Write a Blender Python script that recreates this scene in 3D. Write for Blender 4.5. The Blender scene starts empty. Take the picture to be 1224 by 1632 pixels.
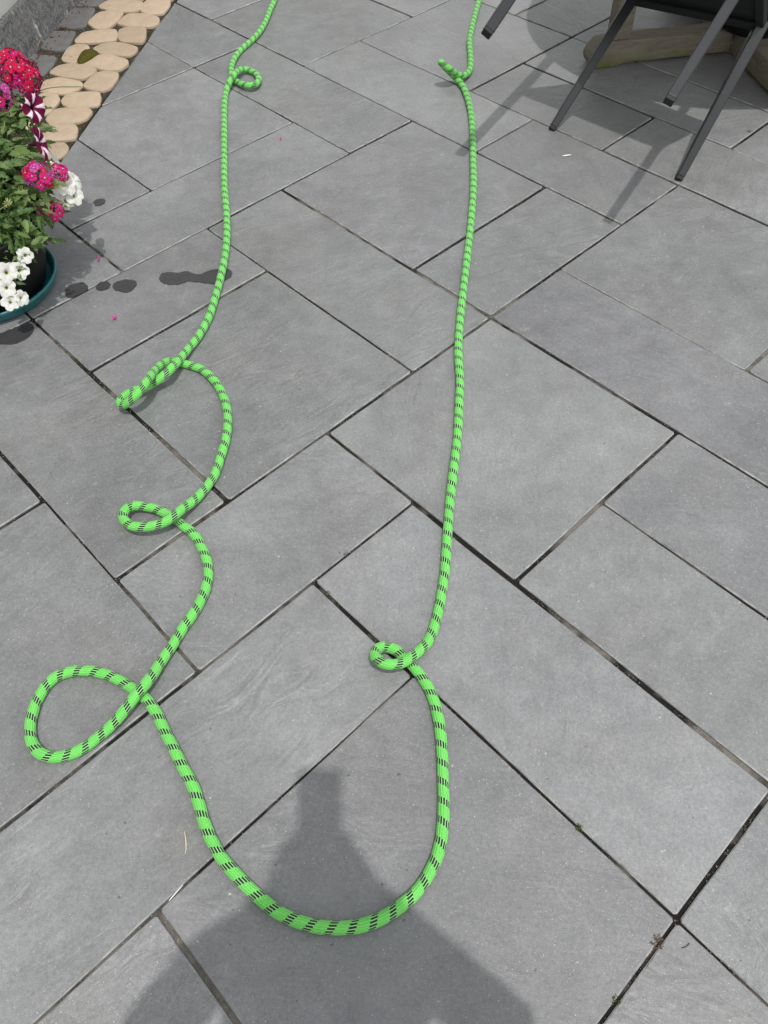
import bpy, bmesh, math, random
from mathutils import Vector, Matrix
random.seed(7)
R = math.radians
scene = bpy.context.scene
COL = scene.collection

# ------------------------------------------------------------------ camera
F_PX, PW, PH = 1269.94, 1224.0, 1632.0        # focal length in photo pixels, photo size
PITCH, ROLL, CAM_H = 0.931478, -0.037934, 1.43816
FWD = Vector((0, math.cos(PITCH), -math.sin(PITCH)))
_r0 = Vector((1, 0, 0)); _u0 = Vector((0, math.sin(PITCH), math.cos(PITCH)))
RGT = math.cos(ROLL) * _r0 + math.sin(ROLL) * _u0
UPV = -math.sin(ROLL) * _r0 + math.cos(ROLL) * _u0
EYE = Vector((0, 0, CAM_H))
cd = bpy.data.cameras.new('camera'); cam = bpy.data.objects.new('camera', cd); COL.objects.link(cam)
cd.sensor_fit = 'VERTICAL'; cd.sensor_height = 36.0; cd.lens = 36.0 * F_PX / PH
cd.clip_start = 0.02; cd.clip_end = 500
cam.matrix_world = Matrix((( RGT.x, UPV.x, -FWD.x, EYE.x), (RGT.y, UPV.y, -FWD.y, EYE.y),
                           (RGT.z, UPV.z, -FWD.z, EYE.z), (0, 0, 0, 1)))
scene.camera = cam

# ------------------------------------------------------------------ sky, sun, exposure
SHX, SHY = -0.0929, 0.3291                     # shadow offset on the ground per metre of height
w = bpy.data.worlds.new('World'); scene.world = w; w.use_nodes = True
wn = w.node_tree.nodes; wl = w.node_tree.links; wn.clear()
sky = wn.new('ShaderNodeTexSky'); sky.sky_type = 'NISHITA'; sky.sun_disc = False
sky.sun_elevation = math.atan2(1, math.hypot(SHX, SHY))
sky.sun_rotation = math.atan2(-SHX, -SHY)
sky.air_density = 3.0; sky.dust_density = 1.2; sky.ozone_density = 0.6
hs = wn.new('ShaderNodeHueSaturation'); hs.inputs['Saturation'].default_value = 0.22
bg = wn.new('ShaderNodeBackground'); bg.inputs['Strength'].default_value = 0.15
wo = wn.new('ShaderNodeOutputWorld')
wl.new(sky.outputs[0], hs.inputs['Color']); wl.new(hs.outputs[0], bg.inputs['Color']); wl.new(bg.outputs[0], wo.inputs[0])
sd = bpy.data.lights.new('sun', 'SUN'); sd.energy = 1.75; sd.angle = R(0.85); sd.color = (1.0, 0.965, 0.92)
sun = bpy.data.objects.new('sun', sd); COL.objects.link(sun)
sun.rotation_euler = Vector((SHX, SHY, -1)).to_track_quat('-Z', 'Y').to_euler(); sun.location = (1, -3, 8)
scene.view_settings.view_transform = 'Standard'; scene.view_settings.look = 'None'
scene.view_settings.exposure = 0.44; scene.view_settings.gamma = 1.0

# ------------------------------------------------------------------ helpers
def at(px, py, z=0.0):
    """world point at height z seen at photo pixel (px, py)"""
    d = FWD + ((px - PW / 2) / F_PX) * RGT - ((py - PH / 2) / F_PX) * UPV
    t = (z - CAM_H) / d.z
    return EYE + t * d

def tag(o, label=None, cat=None, group=None, kind=None):
    if label: o['label'] = label
    if cat: o['category'] = cat
    if group: o['group'] = group
    if kind: o['kind'] = kind
    return o

def empty(name, loc):
    o = bpy.data.objects.new(name, None); o.location = loc; o.empty_display_size = 0.05
    COL.objects.link(o); return o

def wloc(o):
    v = Vector((0, 0, 0))
    while o is not None: v = v + Vector(o.location); o = o.parent
    return v

def link(name, me, parent=None, loc=(0, 0, 0)):
    o = bpy.data.objects.new(name, me); COL.objects.link(o)
    o.location = loc
    if parent is not None: o.parent = parent
    return o

class MB:
    """collects vertices and faces in WORLD coordinates"""
    def __init__(s): s.v = []; s.f = []; s.m = []; s.uv = []
    def add(s, verts, faces, mi=0, uvs=None):
        b = len(s.v); s.v += [Vector(x) for x in verts]
        for k, f in enumerate(faces):
            s.f.append([b + i for i in f]); s.m.append(mi); s.uv.append(uvs[k] if uvs else None)
    def box(s, c, ax, ay, az, mi=0):
        c = Vector(c)
        vs = [c + sx * ax + sy * ay + sz * az for sz in (-1, 1) for sy in (-1, 1) for sx in (-1, 1)]
        s.add(vs, [(0, 2, 3, 1), (4, 5, 7, 6), (0, 1, 5, 4), (2, 6, 7, 3), (0, 4, 6, 2), (1, 3, 7, 5)], mi)
    def tube(s, pts, rad, n=8, mi=0, caps=True):
        pts = [Vector(p) for p in pts]
        rs = rad if isinstance(rad, (list, tuple)) else [rad] * len(pts)
        t = (pts[1] - pts[0]).normalized()
        a = t.orthogonal().normalized()
        vs = []
        for i, p in enumerate(pts):
            q = pts[min(i + 1, len(pts) - 1)] - pts[max(i - 1, 0)]
            t = q.normalized(); a = (a - a.dot(t) * t).normalized(); b = t.cross(a)
            for k in range(n):
                th = 2 * math.pi * k / n
                vs.append(p + rs[i] * (math.cos(th) * a + math.sin(th) * b))
        fs = []
        for i in range(len(pts) - 1):
            for k in range(n):
                k2 = (k + 1) % n
                fs.append((i * n + k, i * n + k2, (i + 1) * n + k2, (i + 1) * n + k))
        if caps:
            fs.append(tuple(range(n - 1, -1, -1))); fs.append(tuple((len(pts) - 1) * n + k for k in range(n)))
        s.add(vs, fs, mi)
    def build(s, name, mats, parent=None, smooth=False, origin=None, bevel=0.0):
        if not isinstance(mats, (list, tuple)): mats = [mats]
        off = wloc(parent) if parent is not None else Vector(origin if origin is not None else (0, 0, 0))
        me = bpy.data.meshes.new(name)
        me.from_pydata([tuple(v - off) for v in s.v], [], s.f)
        for m in mats: me.materials.append(m)
        me.polygons.foreach_set('material_index', s.m)
        me.polygons.foreach_set('use_smooth', [smooth] * len(s.f))
        if any(u is not None for u in s.uv):
            l = me.uv_layers.new(name='UVMap'); i = 0
            for f, u in zip(s.f, s.uv):
                for k in range(len(f)):
                    l.data[i].uv = u[k] if u else (0, 0); i += 1
        me.update()
        o = link(name, me, parent, (0, 0, 0) if parent is not None else off)
        if bevel:
            b = o.modifiers.new('bevel', 'BEVEL'); b.width = bevel; b.segments = 2; b.limit_method = 'ANGLE'
        return o

def lathe(mb, c, prof, n=48, mi=0):
    c = Vector(c); vs = []; fs = []
    for r, z in prof:
        for k in range(n):
            a = 2 * math.pi * k / n
            vs.append(c + Vector((r * math.cos(a), r * math.sin(a), z)))
    for i in range(len(prof) - 1):
        for k in range(n):
            k2 = (k + 1) % n
            fs.append((i * n + k, i * n + k2, (i + 1) * n + k2, (i + 1) * n + k))
    mb.add(vs, fs, mi)

def catmull(pts, step):
    """arc-length resampled centripetal-ish Catmull-Rom"""
    P = [Vector(p) for p in pts]
    P = [P[0] * 2 - P[1]] + P + [P[-1] * 2 - P[-2]]
    out = []
    for i in range(1, len(P) - 2):
        p0, p1, p2, p3 = P[i - 1:i + 3]
        t01 = max((p1 - p0).length, 1e-5) ** .5; t12 = max((p2 - p1).length, 1e-5) ** .5; t23 = max((p3 - p2).length, 1e-5) ** .5
        m1 = (p2 - p1) + t12 * ((p1 - p0) / t01 - (p2 - p0) / (t01 + t12))
        m2 = (p2 - p1) + t12 * ((p3 - p2) / t23 - (p3 - p1) / (t12 + t23))
        for k in range(24):
            t = k / 24
            out.append((2 * t**3 - 3 * t**2 + 1) * p1 + (t**3 - 2 * t**2 + t) * m1 + (-2 * t**3 + 3 * t**2) * p2 + (t**3 - t**2) * m2)
    out.append(P[-2])
    res = [out[0]]; acc = 0.0
    for a, b in zip(out, out[1:]):
        L = (b - a).length; d = step - acc
        while d <= L:
            res.append(a.lerp(b, d / L)); d += step
        acc = L - (d - step)
    return res

# ------------------------------------------------------------------ materials
class NT:
    def __init__(s, name):
        s.m = bpy.data.materials.new(name); s.m.use_nodes = True
        s.t = s.m.node_tree; s.n = s.t.nodes; s.n.clear()
        s.out = s.n.new('ShaderNodeOutputMaterial'); s.p = s.n.new('ShaderNodeBsdfPrincipled')
        s.t.links.new(s.p.outputs[0], s.out.inputs[0])
    def new(s, t, **kw):
        n = s.n.new(t)
        for k, v in kw.items(): setattr(n, k, v)
        return n
    def lk(s, a, b): s.t.links.new(a, b)
    def val(s, sock, x):
        if hasattr(x, 'is_output') or isinstance(x, bpy.types.NodeSocket): s.lk(x, sock)
        else: sock.default_value = x
    def math(s, op, a, b=None, clamp=False):
        n = s.new('ShaderNodeMath', operation=op, use_clamp=clamp); s.val(n.inputs[0], a)
        if b is not None: s.val(n.inputs[1], b)
        return n.outputs[0]
    def vmath(s, op, a, b):
        n = s.new('ShaderNodeVectorMath', operation=op); s.val(n.inputs[0], a); s.val(n.inputs[1], b); return n.outputs[0]
    def noise(s, vec, scale, detail=3, rough=.55, dist=0.0):
        n = s.new('ShaderNodeTexNoise'); s.lk(vec, n.inputs['Vector']); n.inputs['Scale'].default_value = scale
        n.inputs['Detail'].default_value = detail; n.inputs['Roughness'].default_value = rough; n.inputs['Distortion'].default_value = dist
        return n.outputs['Fac']
    def rng(s, x, a, b, c, d):
        n = s.new('ShaderNodeMapRange'); s.val(n.inputs[0], x)
        for i, v in enumerate((a, b, c, d)): n.inputs[i + 1].default_value = v
        return n.outputs[0]
    def mix(s, f, a, b, mode='MIX'):
        n = s.new('ShaderNodeMix', data_type='RGBA', blend_type=mode); s.val(n.inputs['Factor'], f)
        s.val(n.inputs[6], a); s.val(n.inputs[7], b); return n.outputs[2]
    def bump(s, h, strength, dist, prev=None):
        n = s.new('ShaderNodeBump'); n.inputs['Strength'].default_value = strength; n.inputs['Distance'].default_value = dist
        s.lk(h, n.inputs['Height'])
        if prev is not None: s.lk(prev, n.inputs['Normal'])
        return n.outputs[0]
    def pos(s): return s.new('ShaderNodeNewGeometry').outputs['Position']
    def obj(s): return s.new('ShaderNodeTexCoord').outputs['Object']
    def rand(s): return s.new('ShaderNodeObjectInfo').outputs['Random']

def c4(r, g=None, b=None):
    if g is None: return (r, r, r, 1)
    return (r, g, b, 1)

def simple(name, col, rough=.5, spec=.5, var=.12, scale=40, bump=0.0, bscale=200, metal=0.0, bdist=.002):
    t = NT(name); p = t.pos()
    n = t.noise(p, scale, 4)
    k = t.rng(n, .25, .75, 1 - var, 1 + var)
    g = t.new('ShaderNodeVectorMath', operation='SCALE'); g.inputs[0].default_value = col; t.lk(k, g.inputs['Scale'])
    t.lk(g.outputs[0], t.p.inputs['Base Color'])
    t.p.inputs['Roughness'].default_value = rough; t.p.inputs['Specular IOR Level'].default_value = spec
    t.p.inputs['Metallic'].default_value = metal
    if bump: t.lk(t.bump(t.noise(p, bscale, 3), bump, bdist), t.p.inputs['Normal'])
    return t.m

def slab_material(name, wet=False, edge=False):
    t = NT(name); rnd = t.rand(); P = t.pos()
    off = t.new('ShaderNodeCombineXYZ'); t.lk(t.math('MULTIPLY', rnd, 71.3), off.inputs[0]); t.lk(t.math('MULTIPLY', rnd, 37.7), off.inputs[1]); t.lk(t.math('MULTIPLY', rnd, 13.1), off.inputs[2])
    V = t.vmath('ADD', P, off.outputs[0])
    # riven cleavage: coordinates turned by a per-slab angle and stretched
    rot = t.new('ShaderNodeVectorRotate'); rot.rotation_type = 'Z_AXIS'; t.lk(V, rot.inputs['Vector']); t.lk(t.math('MULTIPLY', rnd, 47.0), rot.inputs['Angle'])
    mp = t.new('ShaderNodeMapping'); mp.inputs['Scale'].default_value = (1, 2.3, 1); t.lk(rot.outputs[0], mp.inputs['Vector'])
    riv = t.math('MULTIPLY', t.noise(mp.outputs[0], 8.5, 4, .5, 1.4), t.rng(t.noise(V, 2.2, 2), .40, .62, .15, 1.0))
    riv2 = t.noise(mp.outputs[0], 26.0, 5, .6, .8)
    big = t.noise(V, 2.6, 4, .55); mid = t.noise(V, 17, 6, .62); fine = t.noise(V, 150, 4, .65); grain = t.noise(V, 620, 2, .6)
    k = t.math('MULTIPLY', t.rng(big, .3, .7, .82, 1.13), t.rng(mid, .25, .75, .83, 1.13))
    k = t.math('MULTIPLY', k, t.rng(fine, .25, .75, .80, 1.18))
    k = t.math('MULTIPLY', k, t.rng(grain, .28, .72, .76, 1.24))
    k = t.math('MULTIPLY', k, t.rng(riv2, .3, .7, .975, 1.025))
    rnd2 = t.math('FRACT', t.math('MULTIPLY', rnd, 9.17))
    k = t.math('MULTIPLY', k, t.rng(rnd2, 0, 1, .86, 1.11))
    tint = t.mix(t.math('FRACT', t.math('MULTIPLY', rnd, 23.7)), c4(.190, .190, .197), c4(.190, .195, .195))
    tint = t.mix(t.rng(t.noise(V, 4.2, 3), .5, .75, 0, .5), tint, c4(.186, .182, .175))
    vs = t.new('ShaderNodeVectorMath', operation='SCALE'); t.lk(tint, vs.inputs[0]); t.lk(k, vs.inputs['Scale'])
    col = vs.outputs[0]
    # pale cleavage ripples
    ridge = t.math('ABSOLUTE', t.math('SUBTRACT', t.noise(mp.outputs[0], 8.5, 4, .5, 1.4), .5))
    rip = t.math('MULTIPLY', t.rng(ridge, 0, .014, 1, 0), t.rng(t.noise(V, 5, 2), .52, .68, 0, .22))
    col = t.mix(rip, col, c4(.36, .36, .355))
    # mica flecks, pale scuffs, dark specks
    fl = t.math('GREATER_THAN', t.noise(V, 410, 1, .4), .75)
    col = t.mix(t.math('MULTIPLY', fl, .6), col, c4(.72, .72, .70))
    fl2 = t.math('GREATER_THAN', t.noise(V, 120, 1, .4), .80)
    col = t.mix(t.math('MULTIPLY', fl2, .5), col, c4(.6, .6, .58))
    sc = t.math('MULTIPLY', t.rng(t.noise(V, 33, 2, .5), .69, .80, 0, .22), t.rng(fine, .4, .6, .4, 1))
    col = t.mix(sc, col, c4(.48, .48, .465))
    dk = t.rng(t.noise(V, 105, 1, .4), .215, .185, 0, .75)
    col = t.mix(dk, col, c4(.045, .042, .04))
    dirt = t.rng(t.noise(V, 6.5, 5, .65), .58, .78, 0, .22)
    col = t.mix(dirt, col, c4(.12, .118, .115))
    wm = t.noise(V, 3.3, 3, .5, .4); tide = t.math('MULTIPLY', t.rng(t.math('ABSOLUTE', t.math('SUBTRACT', wm, .56)), 0, .010, .07, 0), t.rng(mid, .4, .6, .3, 1))
    col = t.mix(tide, col, c4(.40, .40, .385))
    if edge:
        col = t.mix(t.rng(t.noise(V, 30, 4, .7), .40, .66, .05, .75), col, c4(.42, .41, .385))
    rough = t.rng(mid, .3, .7, .46, .58)
    if wet:
        vs2 = t.new('ShaderNodeVectorMath', operation='SCALE'); t.lk(col, vs2.inputs[0]); vs2.inputs['Scale'].default_value = .20
        col = vs2.outputs[0]; rough = .42
    t.lk(col, t.p.inputs['Base Color']); t.val(t.p.inputs['Roughness'], rough)
    t.p.inputs['Specular IOR Level'].default_value = .65
    n = t.bump(riv, .75, .010); n = t.bump(riv2, .14, .004, n); n = t.bump(fine, .25, .0012, n); n = t.bump(grain, .35, .0006, n)
    t.lk(n, t.p.inputs['Normal'])
    return t.m
M_SLAB = slab_material('paving_stone'); M_ARRIS = slab_material('paving_worn_edge', edge=True); M_WET = slab_material('paving_wet', wet=True)

def joint_material():
    t = NT('joint_sand'); P = t.pos()
    a = t.noise(P, 3.1, 5, .65); b = t.noise(P, 190, 4, .7); c = t.noise(P, 21, 4, .6)
    col = t.mix(t.rng(a, .50, .60, 0, 1), c4(.016, .0145, .013), c4(.185, .172, .152))
    col = t.mix(t.rng(c, .50, .72, 0, .8), col, c4(.02, .018, .016))
    col = t.mix(t.rng(b, .62, .75, 0, .7), col, c4(.22, .20, .175))
    col = t.mix(t.rng(t.noise(P, 5.3, 3), .63, .75, 0, .5), col, c4(.05, .055, .025))
    t.lk(col, t.p.inputs['Base Color']); t.p.inputs['Roughness'].default_value = .95; t.p.inputs['Specular IOR Level'].default_value = .15
    t.lk(t.bump(b, 1.0, .004), t.p.inputs['Normal'])
    return t.m
M_JOINT = joint_material()

def cobble_material(name, col, col2):
    t = NT(name); rnd = t.rand(); P = t.pos()
    a = t.noise(P, 22, 5, .6); b = t.noise(P, 260, 3, .6)
    q = t.mix(t.rng(a, .3, .7, 0, 1), c4(*col), c4(*col2))
    k = t.math('MULTIPLY', t.rng(rnd, 0, 1, .84, 1.12), t.rng(b, .3, .7, .86, 1.10))
    vs = t.new('ShaderNodeVectorMath', operation='SCALE'); t.lk(q, vs.inputs[0]); t.lk(k, vs.inputs['Scale'])
    col = t.mix(t.rng(t.noise(P, 75, 4), .70, .78, 0, .6), vs.outputs[0], c4(.16, .13, .10))
    t.lk(col, t.p.inputs['Base Color']); t.p.inputs['Roughness'].default_value = .75; t.p.inputs['Specular IOR Level'].default_value = .3
    n = t.bump(a, .5, .006); n = t.bump(b, .6, .0015, n); t.lk(n, t.p.inputs['Normal'])
    return t.m
M_BEIGE = cobble_material('sandstone_cobble', (.37, .275, .19), (.42, .335, .25))
M_GREYC = cobble_material('grey_cobble', (.095, .093, .092), (.135, .132, .128))

def rope_material():
    t = NT('green_braided_cord'); uv = t.new('ShaderNodeTexCoord').outputs['UV']
    sp = t.new('ShaderNodeSeparateXYZ'); t.lk(uv, sp.inputs[0]); U, Vv = sp.outputs[0], sp.outputs[1]
    NS = 14.0
    wob = t.noise(t.vmath('MULTIPLY', uv, (NS, 60, 1)), 1.0, 2)
    sidx = t.math('FLOOR', t.math('MULTIPLY', U, NS))
    sf = t.math('FRACT', t.math('MULTIPLY', U, NS))
    # each strand shifts the mark along the cord, giving the slanted groups of short black dashes
    ph = t.math('ADD', t.math('ADD', t.math('DIVIDE', Vv, .0345), t.math('MULTIPLY', sidx, 1.0 / NS)), t.math('MULTIPLY', wob, .12))
    fr = t.math('FRACT', ph)
    dash = t.math('MULTIPLY', t.math('LESS_THAN', fr, .35), t.math('MULTIPLY', t.math('GREATER_THAN', sf, .13), t.math('LESS_THAN', sf, .80)))
    between = t.math('MULTIPLY', t.math('LESS_THAN', fr, .35), t.math('SUBTRACT', 1.0, dash, True))
    shade = t.noise(t.vmath('MULTIPLY', uv, (NS * 3, 260, 1)), 1.0, 2)
    lines = t.math('ABSOLUTE', t.math('SUBTRACT', sf, .5))
    g = t.mix(t.rng(shade, .3, .7, 0, 1), c4(.135, .55, .092), c4(.20, .71, .135))
    g = t.mix(t.rng(lines, .32, .5, 0, .7), g, c4(.06, .36, .055))
    patch = t.rng(t.noise(t.vmath('MULTIPLY', uv, (3, 14, 1)), 1.0, 4), .40, .75, 0, .35)
    g = t.mix(patch, g, c4(.10, .46, .09))
    g = t.mix(t.math('MULTIPLY', between, .55), g, c4(.42, .76, .36))
    col = t.mix(dash, g, c4(.010, .014, .011))
    t.lk(col, t.p.inputs['Base Color']); t.p.inputs['Roughness'].default_value = .62; t.p.inputs['Specular IOR Level'].default_value = .35
    try:
        t.p.inputs['Sheen Weight'].default_value = .15
    except Exception: pass
    h = t.math('SUBTRACT', .5, lines)
    n = t.bump(h, .9, .0020)
    wv = t.math('SINE', t.math('ADD', t.math('MULTIPLY', Vv, 2400.0), t.math('MULTIPLY', sidx, 2.1)))
    n = t.bump(wv, .35, .0007, n); n = t.bump(shade, .45, .0010, n)
    t.lk(n, t.p.inputs['Normal'])
    return t.m
M_ROPE = rope_material()

def leaf_material(name, a, b):
    t = NT(name); rnd = t.rand(); P = t.pos()
    n = t.noise(P, 60, 3)
    col = t.mix(t.rng(rnd, 0, 1, 0, 1), c4(*a), c4(*b)); col = t.mix(t.rng(n, .3, .7, 0, .4), col, c4(a[0] * .6, a[1] * .65, a[2] * .6))
    t.lk(col, t.p.inputs['Base Color']); t.p.inputs['Roughness'].default_value = .5; t.p.inputs['Specular IOR Level'].default_value = .45
    tr = t.new('ShaderNodeBsdfTranslucent'); t.lk(col, tr.inputs['Color'])
    mx = t.new('ShaderNodeMixShader'); mx.inputs[0].default_value = .22
    t.lk(t.p.outputs[0], mx.inputs[1]); t.lk(tr.outputs[0], mx.inputs[2]); t.lk(mx.outputs[0], t.out.inputs[0])
    t.lk(t.bump(t.noise(P, 420, 2), .35, .001), t.p.inputs['Normal'])
    return t.m
M_LEAF = leaf_material('verbena_leaf', (.070, .14, .034), (.18, .265, .078))
M_LEAF2 = leaf_material('petunia_leaf', (.085, .16, .045), (.16, .24, .075))
def petal_material(name, c):
    t = NT(name); n = t.noise(t.pos(), 120, 3)
    col = t.mix(t.rng(n, .3, .7, 0, 1), c4(*[x * .8 for x in c]), c4(*c)); t.lk(col, t.p.inputs['Base Color'])
    t.p.inputs['Roughness'].default_value = .7; t.p.inputs['Specular IOR Level'].default_value = .12
    tr = t.new('ShaderNodeBsdfTranslucent'); t.lk(col, tr.inputs['Color']); mx = t.new('ShaderNodeMixShader'); mx.inputs[0].default_value = .25
    t.lk(t.p.outputs[0], mx.inputs[1]); t.lk(tr.outputs[0], mx.inputs[2]); t.lk(mx.outputs[0], t.out.inputs[0])
    return t.m
M_RED = petal_material('petal_crimson', (.64, .010, .085)); M_PINK = petal_material('petal_hot_pink', (.64, .018, .20))
M_MAG = petal_material('petal_magenta', (.62, .10, .42)); M_DEEP = petal_material('petal_deep_pink', (.33, .008, .085))
M_WHITE = petal_material('petal_white', (.80, .80, .76)); M_EYE = petal_material('floret_eye', (.80, .62, .60))
def striped_material():
    t = NT('petal_striped'); uv = t.new('ShaderNodeTexCoord').outputs['UV']; sp = t.new('ShaderNodeSeparateXYZ'); t.lk(uv, sp.inputs[0])
    wob = t.math('MULTIPLY', t.noise(t.pos(), 90, 3), .10)
    a = t.math('FRACT', t.math('ADD', t.math('MULTIPLY', sp.outputs[0], 5.0), wob))
    d = t.math('ABSOLUTE', t.math('SUBTRACT', a, .5))
    f = t.rng(d, .13, .19, 1, 0)
    f = t.math('MULTIPLY', f, t.rng(sp.outputs[1], .18, .38, 0, 1))
    dark = t.mix(t.rng(sp.outputs[1], .05, .3, 0, 1), c4(.03, .0, .012), c4(.115, .002, .032))
    t.lk(t.mix(f, dark, c4(.80, .62, .72)), t.p.inputs['Base Color']); t.p.inputs['Roughness'].default_value = .7; t.p.inputs['Specular IOR Level'].default_value = .15
    return t.m
M_STRIPE = striped_material()
M_YG = petal_material('pale_calyx', (.50, .52, .22)); M_STEM = simple('green_stem', (.11, .18, .06), .6, .3)
M_THROAT = petal_material('yellow_throat', (.55, .55, .18))

M_BLACKPOT = simple('black_plastic', (.006, .0065, .007), .5, .22, .25, 30)
def teal_material():
    t = NT('teal_glaze'); P = t.pos(); n = t.noise(P, 24, 4); n2 = t.noise(P, 260, 3)
    col = t.mix(t.rng(n, .3, .7, 0, 1), c4(.010, .105, .125), c4(.022, .16, .18)); col = t.mix(t.rng(n2, .6, .75, 0, .5), col, c4(.12, .24, .25))
    t.lk(col, t.p.inputs['Base Color']); t.p.inputs['Roughness'].default_value = .34; t.lk(t.bump(n2, .15, .001), t.p.inputs['Normal']); return t.m
M_TEAL = teal_material()
M_SOIL = simple('potting_soil', (.03, .022, .016), .95, .1, .4, 150, .8, 220, 0, .006)
def metal_material(name, c, rough):
    t = NT(name); P = t.pos(); n = t.noise(P, 900, 2); m = t.noise(P, 14, 4)
    k = t.rng(m, .3, .7, .85, 1.15); vs = t.new('ShaderNodeVectorMath', operation='SCALE'); vs.inputs[0].default_value = c; t.lk(k, vs.inputs['Scale'])
    col = t.mix(t.rng(t.noise(P, 300, 2), .70, .78, 0, .5), vs.outputs[0], c4(.22))
    t.lk(col, t.p.inputs['Base Color']); t.p.inputs['Roughness'].default_value = rough; t.p.inputs['Specular IOR Level'].default_value = .7; t.p.inputs['Metallic'].default_value = .35
    t.lk(t.bump(n, .25, .0005), t.p.inputs['Normal']); return t.m
M_METAL = metal_material('charcoal_powder_coat', (.013, .0145, .017), .32)
M_CAPS = simple('black_rubber', (.016, .016, .017), .6, .35, .2, 200)
M_FABRIC = simple('black_mesh_fabric', (.010, .011, .012), .7, .3, .2, 300, .4, 900, 0, .0008)
def wood_material():
    t = NT('weathered_teak'); rnd = t.rand(); O = t.obj()
    mp = t.new('ShaderNodeMapping'); mp.inputs['Scale'].default_value = (2.2, 26, 26); t.lk(O, mp.inputs['Vector'])
    g = t.noise(mp.outputs[0], 3.2, 6, .65, .6); g2 = t.noise(mp.outputs[0], 14, 4, .6); b = t.noise(O, 5, 4)
    col = t.mix(t.rng(g, .3, .7, 0, 1), c4(.12, .105, .083), c4(.215, .192, .152)); col = t.mix(t.rng(g2, .5, .75, 0, .7), col, c4(.12, .095, .068))
    col = t.mix(t.rng(b, .5, .75, 0, .5), col, c4(.25, .235, .20))
    z = t.new('ShaderNodeSeparateXYZ'); t.lk(t.pos(), z.inputs[0])
    al = t.math('MULTIPLY', t.rng(z.outputs[2], .012, .055, .75, 0), t.rng(t.noise(O, 9, 3), .4, .6, 0, 1))
    col = t.mix(al, col, c4(.12, .125, .03))
    t.lk(col, t.p.inputs['Base Color']); t.p.inputs['Roughness'].default_value = .8; t.p.inputs['Specular IOR Level'].default_value = .25
    n = t.bump(g, .5, .003); n = t.bump(g2, .3, .001, n); t.lk(n, t.p.inputs['Normal']); return t.m
M_WOOD = wood_material()
def moss_material(name, a, b):
    t = NT(name); P = t.pos(); n = t.noise(P, 160, 4, .7)
    t.lk(t.mix(t.rng(n, .3, .7, 0, 1), c4(*a), c4(*b)), t.p.inputs['Base Color']); t.p.inputs['Roughness'].default_value = .95; t.p.inputs['Specular IOR Level'].default_value = .1
    t.lk(t.bump(t.noise(P, 500, 3), 1, .004), t.p.inputs['Normal']); return t.m
M_MOSS = moss_material('olive_moss', (.045, .038, .008), (.115, .10, .022)); M_MOSSG = moss_material('green_moss', (.06, .075, .025), (.15, .17, .07))
M_GRITTY = moss_material('grey_grit', (.10, .095, .07), (.22, .20, .16)); M_DRY = moss_material('dry_debris', (.11, .08, .055), (.24, .18, .125))
def plinth_material():
    t = NT('rough_plinth_render'); P = t.pos()
    mp = t.new('ShaderNodeMapping'); mp.inputs['Scale'].default_value = (1, 1, .28); t.lk(P, mp.inputs['Vector'])
    a = t.noise(P, 75, 5, .7); b = t.noise(mp.outputs[0], 38, 4, .6); c = t.noise(P, 7, 3)
    col = t.mix(t.rng(a, .32, .68, 0, 1), c4(.055, .056, .058), c4(.23, .23, .23))
    col = t.mix(t.math('MULTIPLY', t.rng(b, .56, .68, 0, 1), t.rng(c, .45, .6, .12, .85)), col, c4(.52, .52, .51))
    t.lk(col, t.p.inputs['Base Color']); t.p.inputs['Roughness'].default_value = .9
    n = t.bump(a, 1, .012); n = t.bump(t.noise(P, 220, 3), .6, .004, n); t.lk(n, t.p.inputs['Normal']); return t.m
M_PLINTH = plinth_material(); M_RENDER = simple('smooth_grey_render', (.42, .42, .42), .85, .2, .08, 9, .3, 160, 0, .002)
M_GROUND = simple('garden_ground', (.16, .15, .13), .95, .1, .3, 2, .6, 60, 0, .01)
M_STRAW = simple('straw', (.62, .54, .38), .7, .3); M_PALE = simple('pale_sliver', (.75, .73, .68), .7, .3)
M_DEADLEAF = simple('dead_leaf', (.55, .33, .14), .7, .3)
M_PEBBLE = simple('grit', (.20, .185, .16), .9, .2, .6, 130); M_BARK = simple('brown_chips', (.095, .055, .032), .9, .2, .6, 90)

# ------------------------------------------------------------------ the patio lattice (30 cm module)
YAW = 0.7344556; MOD = 0.3
EV = Vector((math.cos(YAW), math.sin(YAW), 0)); EU = Vector((math.sin(YAW), -math.cos(YAW), 0))
O0 = at(782, 507.3)
U_OFF = (-0.742 * CAM_H) - O0.dot(EU); V_OFF = (0.962 * CAM_H) - O0.dot(EV)
O0 = O0 + U_OFF * EU + V_OFF * EV
def uv2w(u, v): return O0 + u * MOD * EU + v * MOD * EV
# border of the cobble strip (slabs lie to its right)
B_P = Vector((-0.945, 3.235, 0)); B_D = Vector((0.18, 1.0, 0)).normalized(); B_N = Vector((B_D.y, -B_D.x, 0))

ground = MB(); ground.add([(-60, -60, -.035), (60, -60, -.035), (60, 60, -.035), (-60, 60, -.035)], [(0, 1, 2, 3)])
tag(ground.build('ground', M_GROUND), kind='structure')

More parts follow.
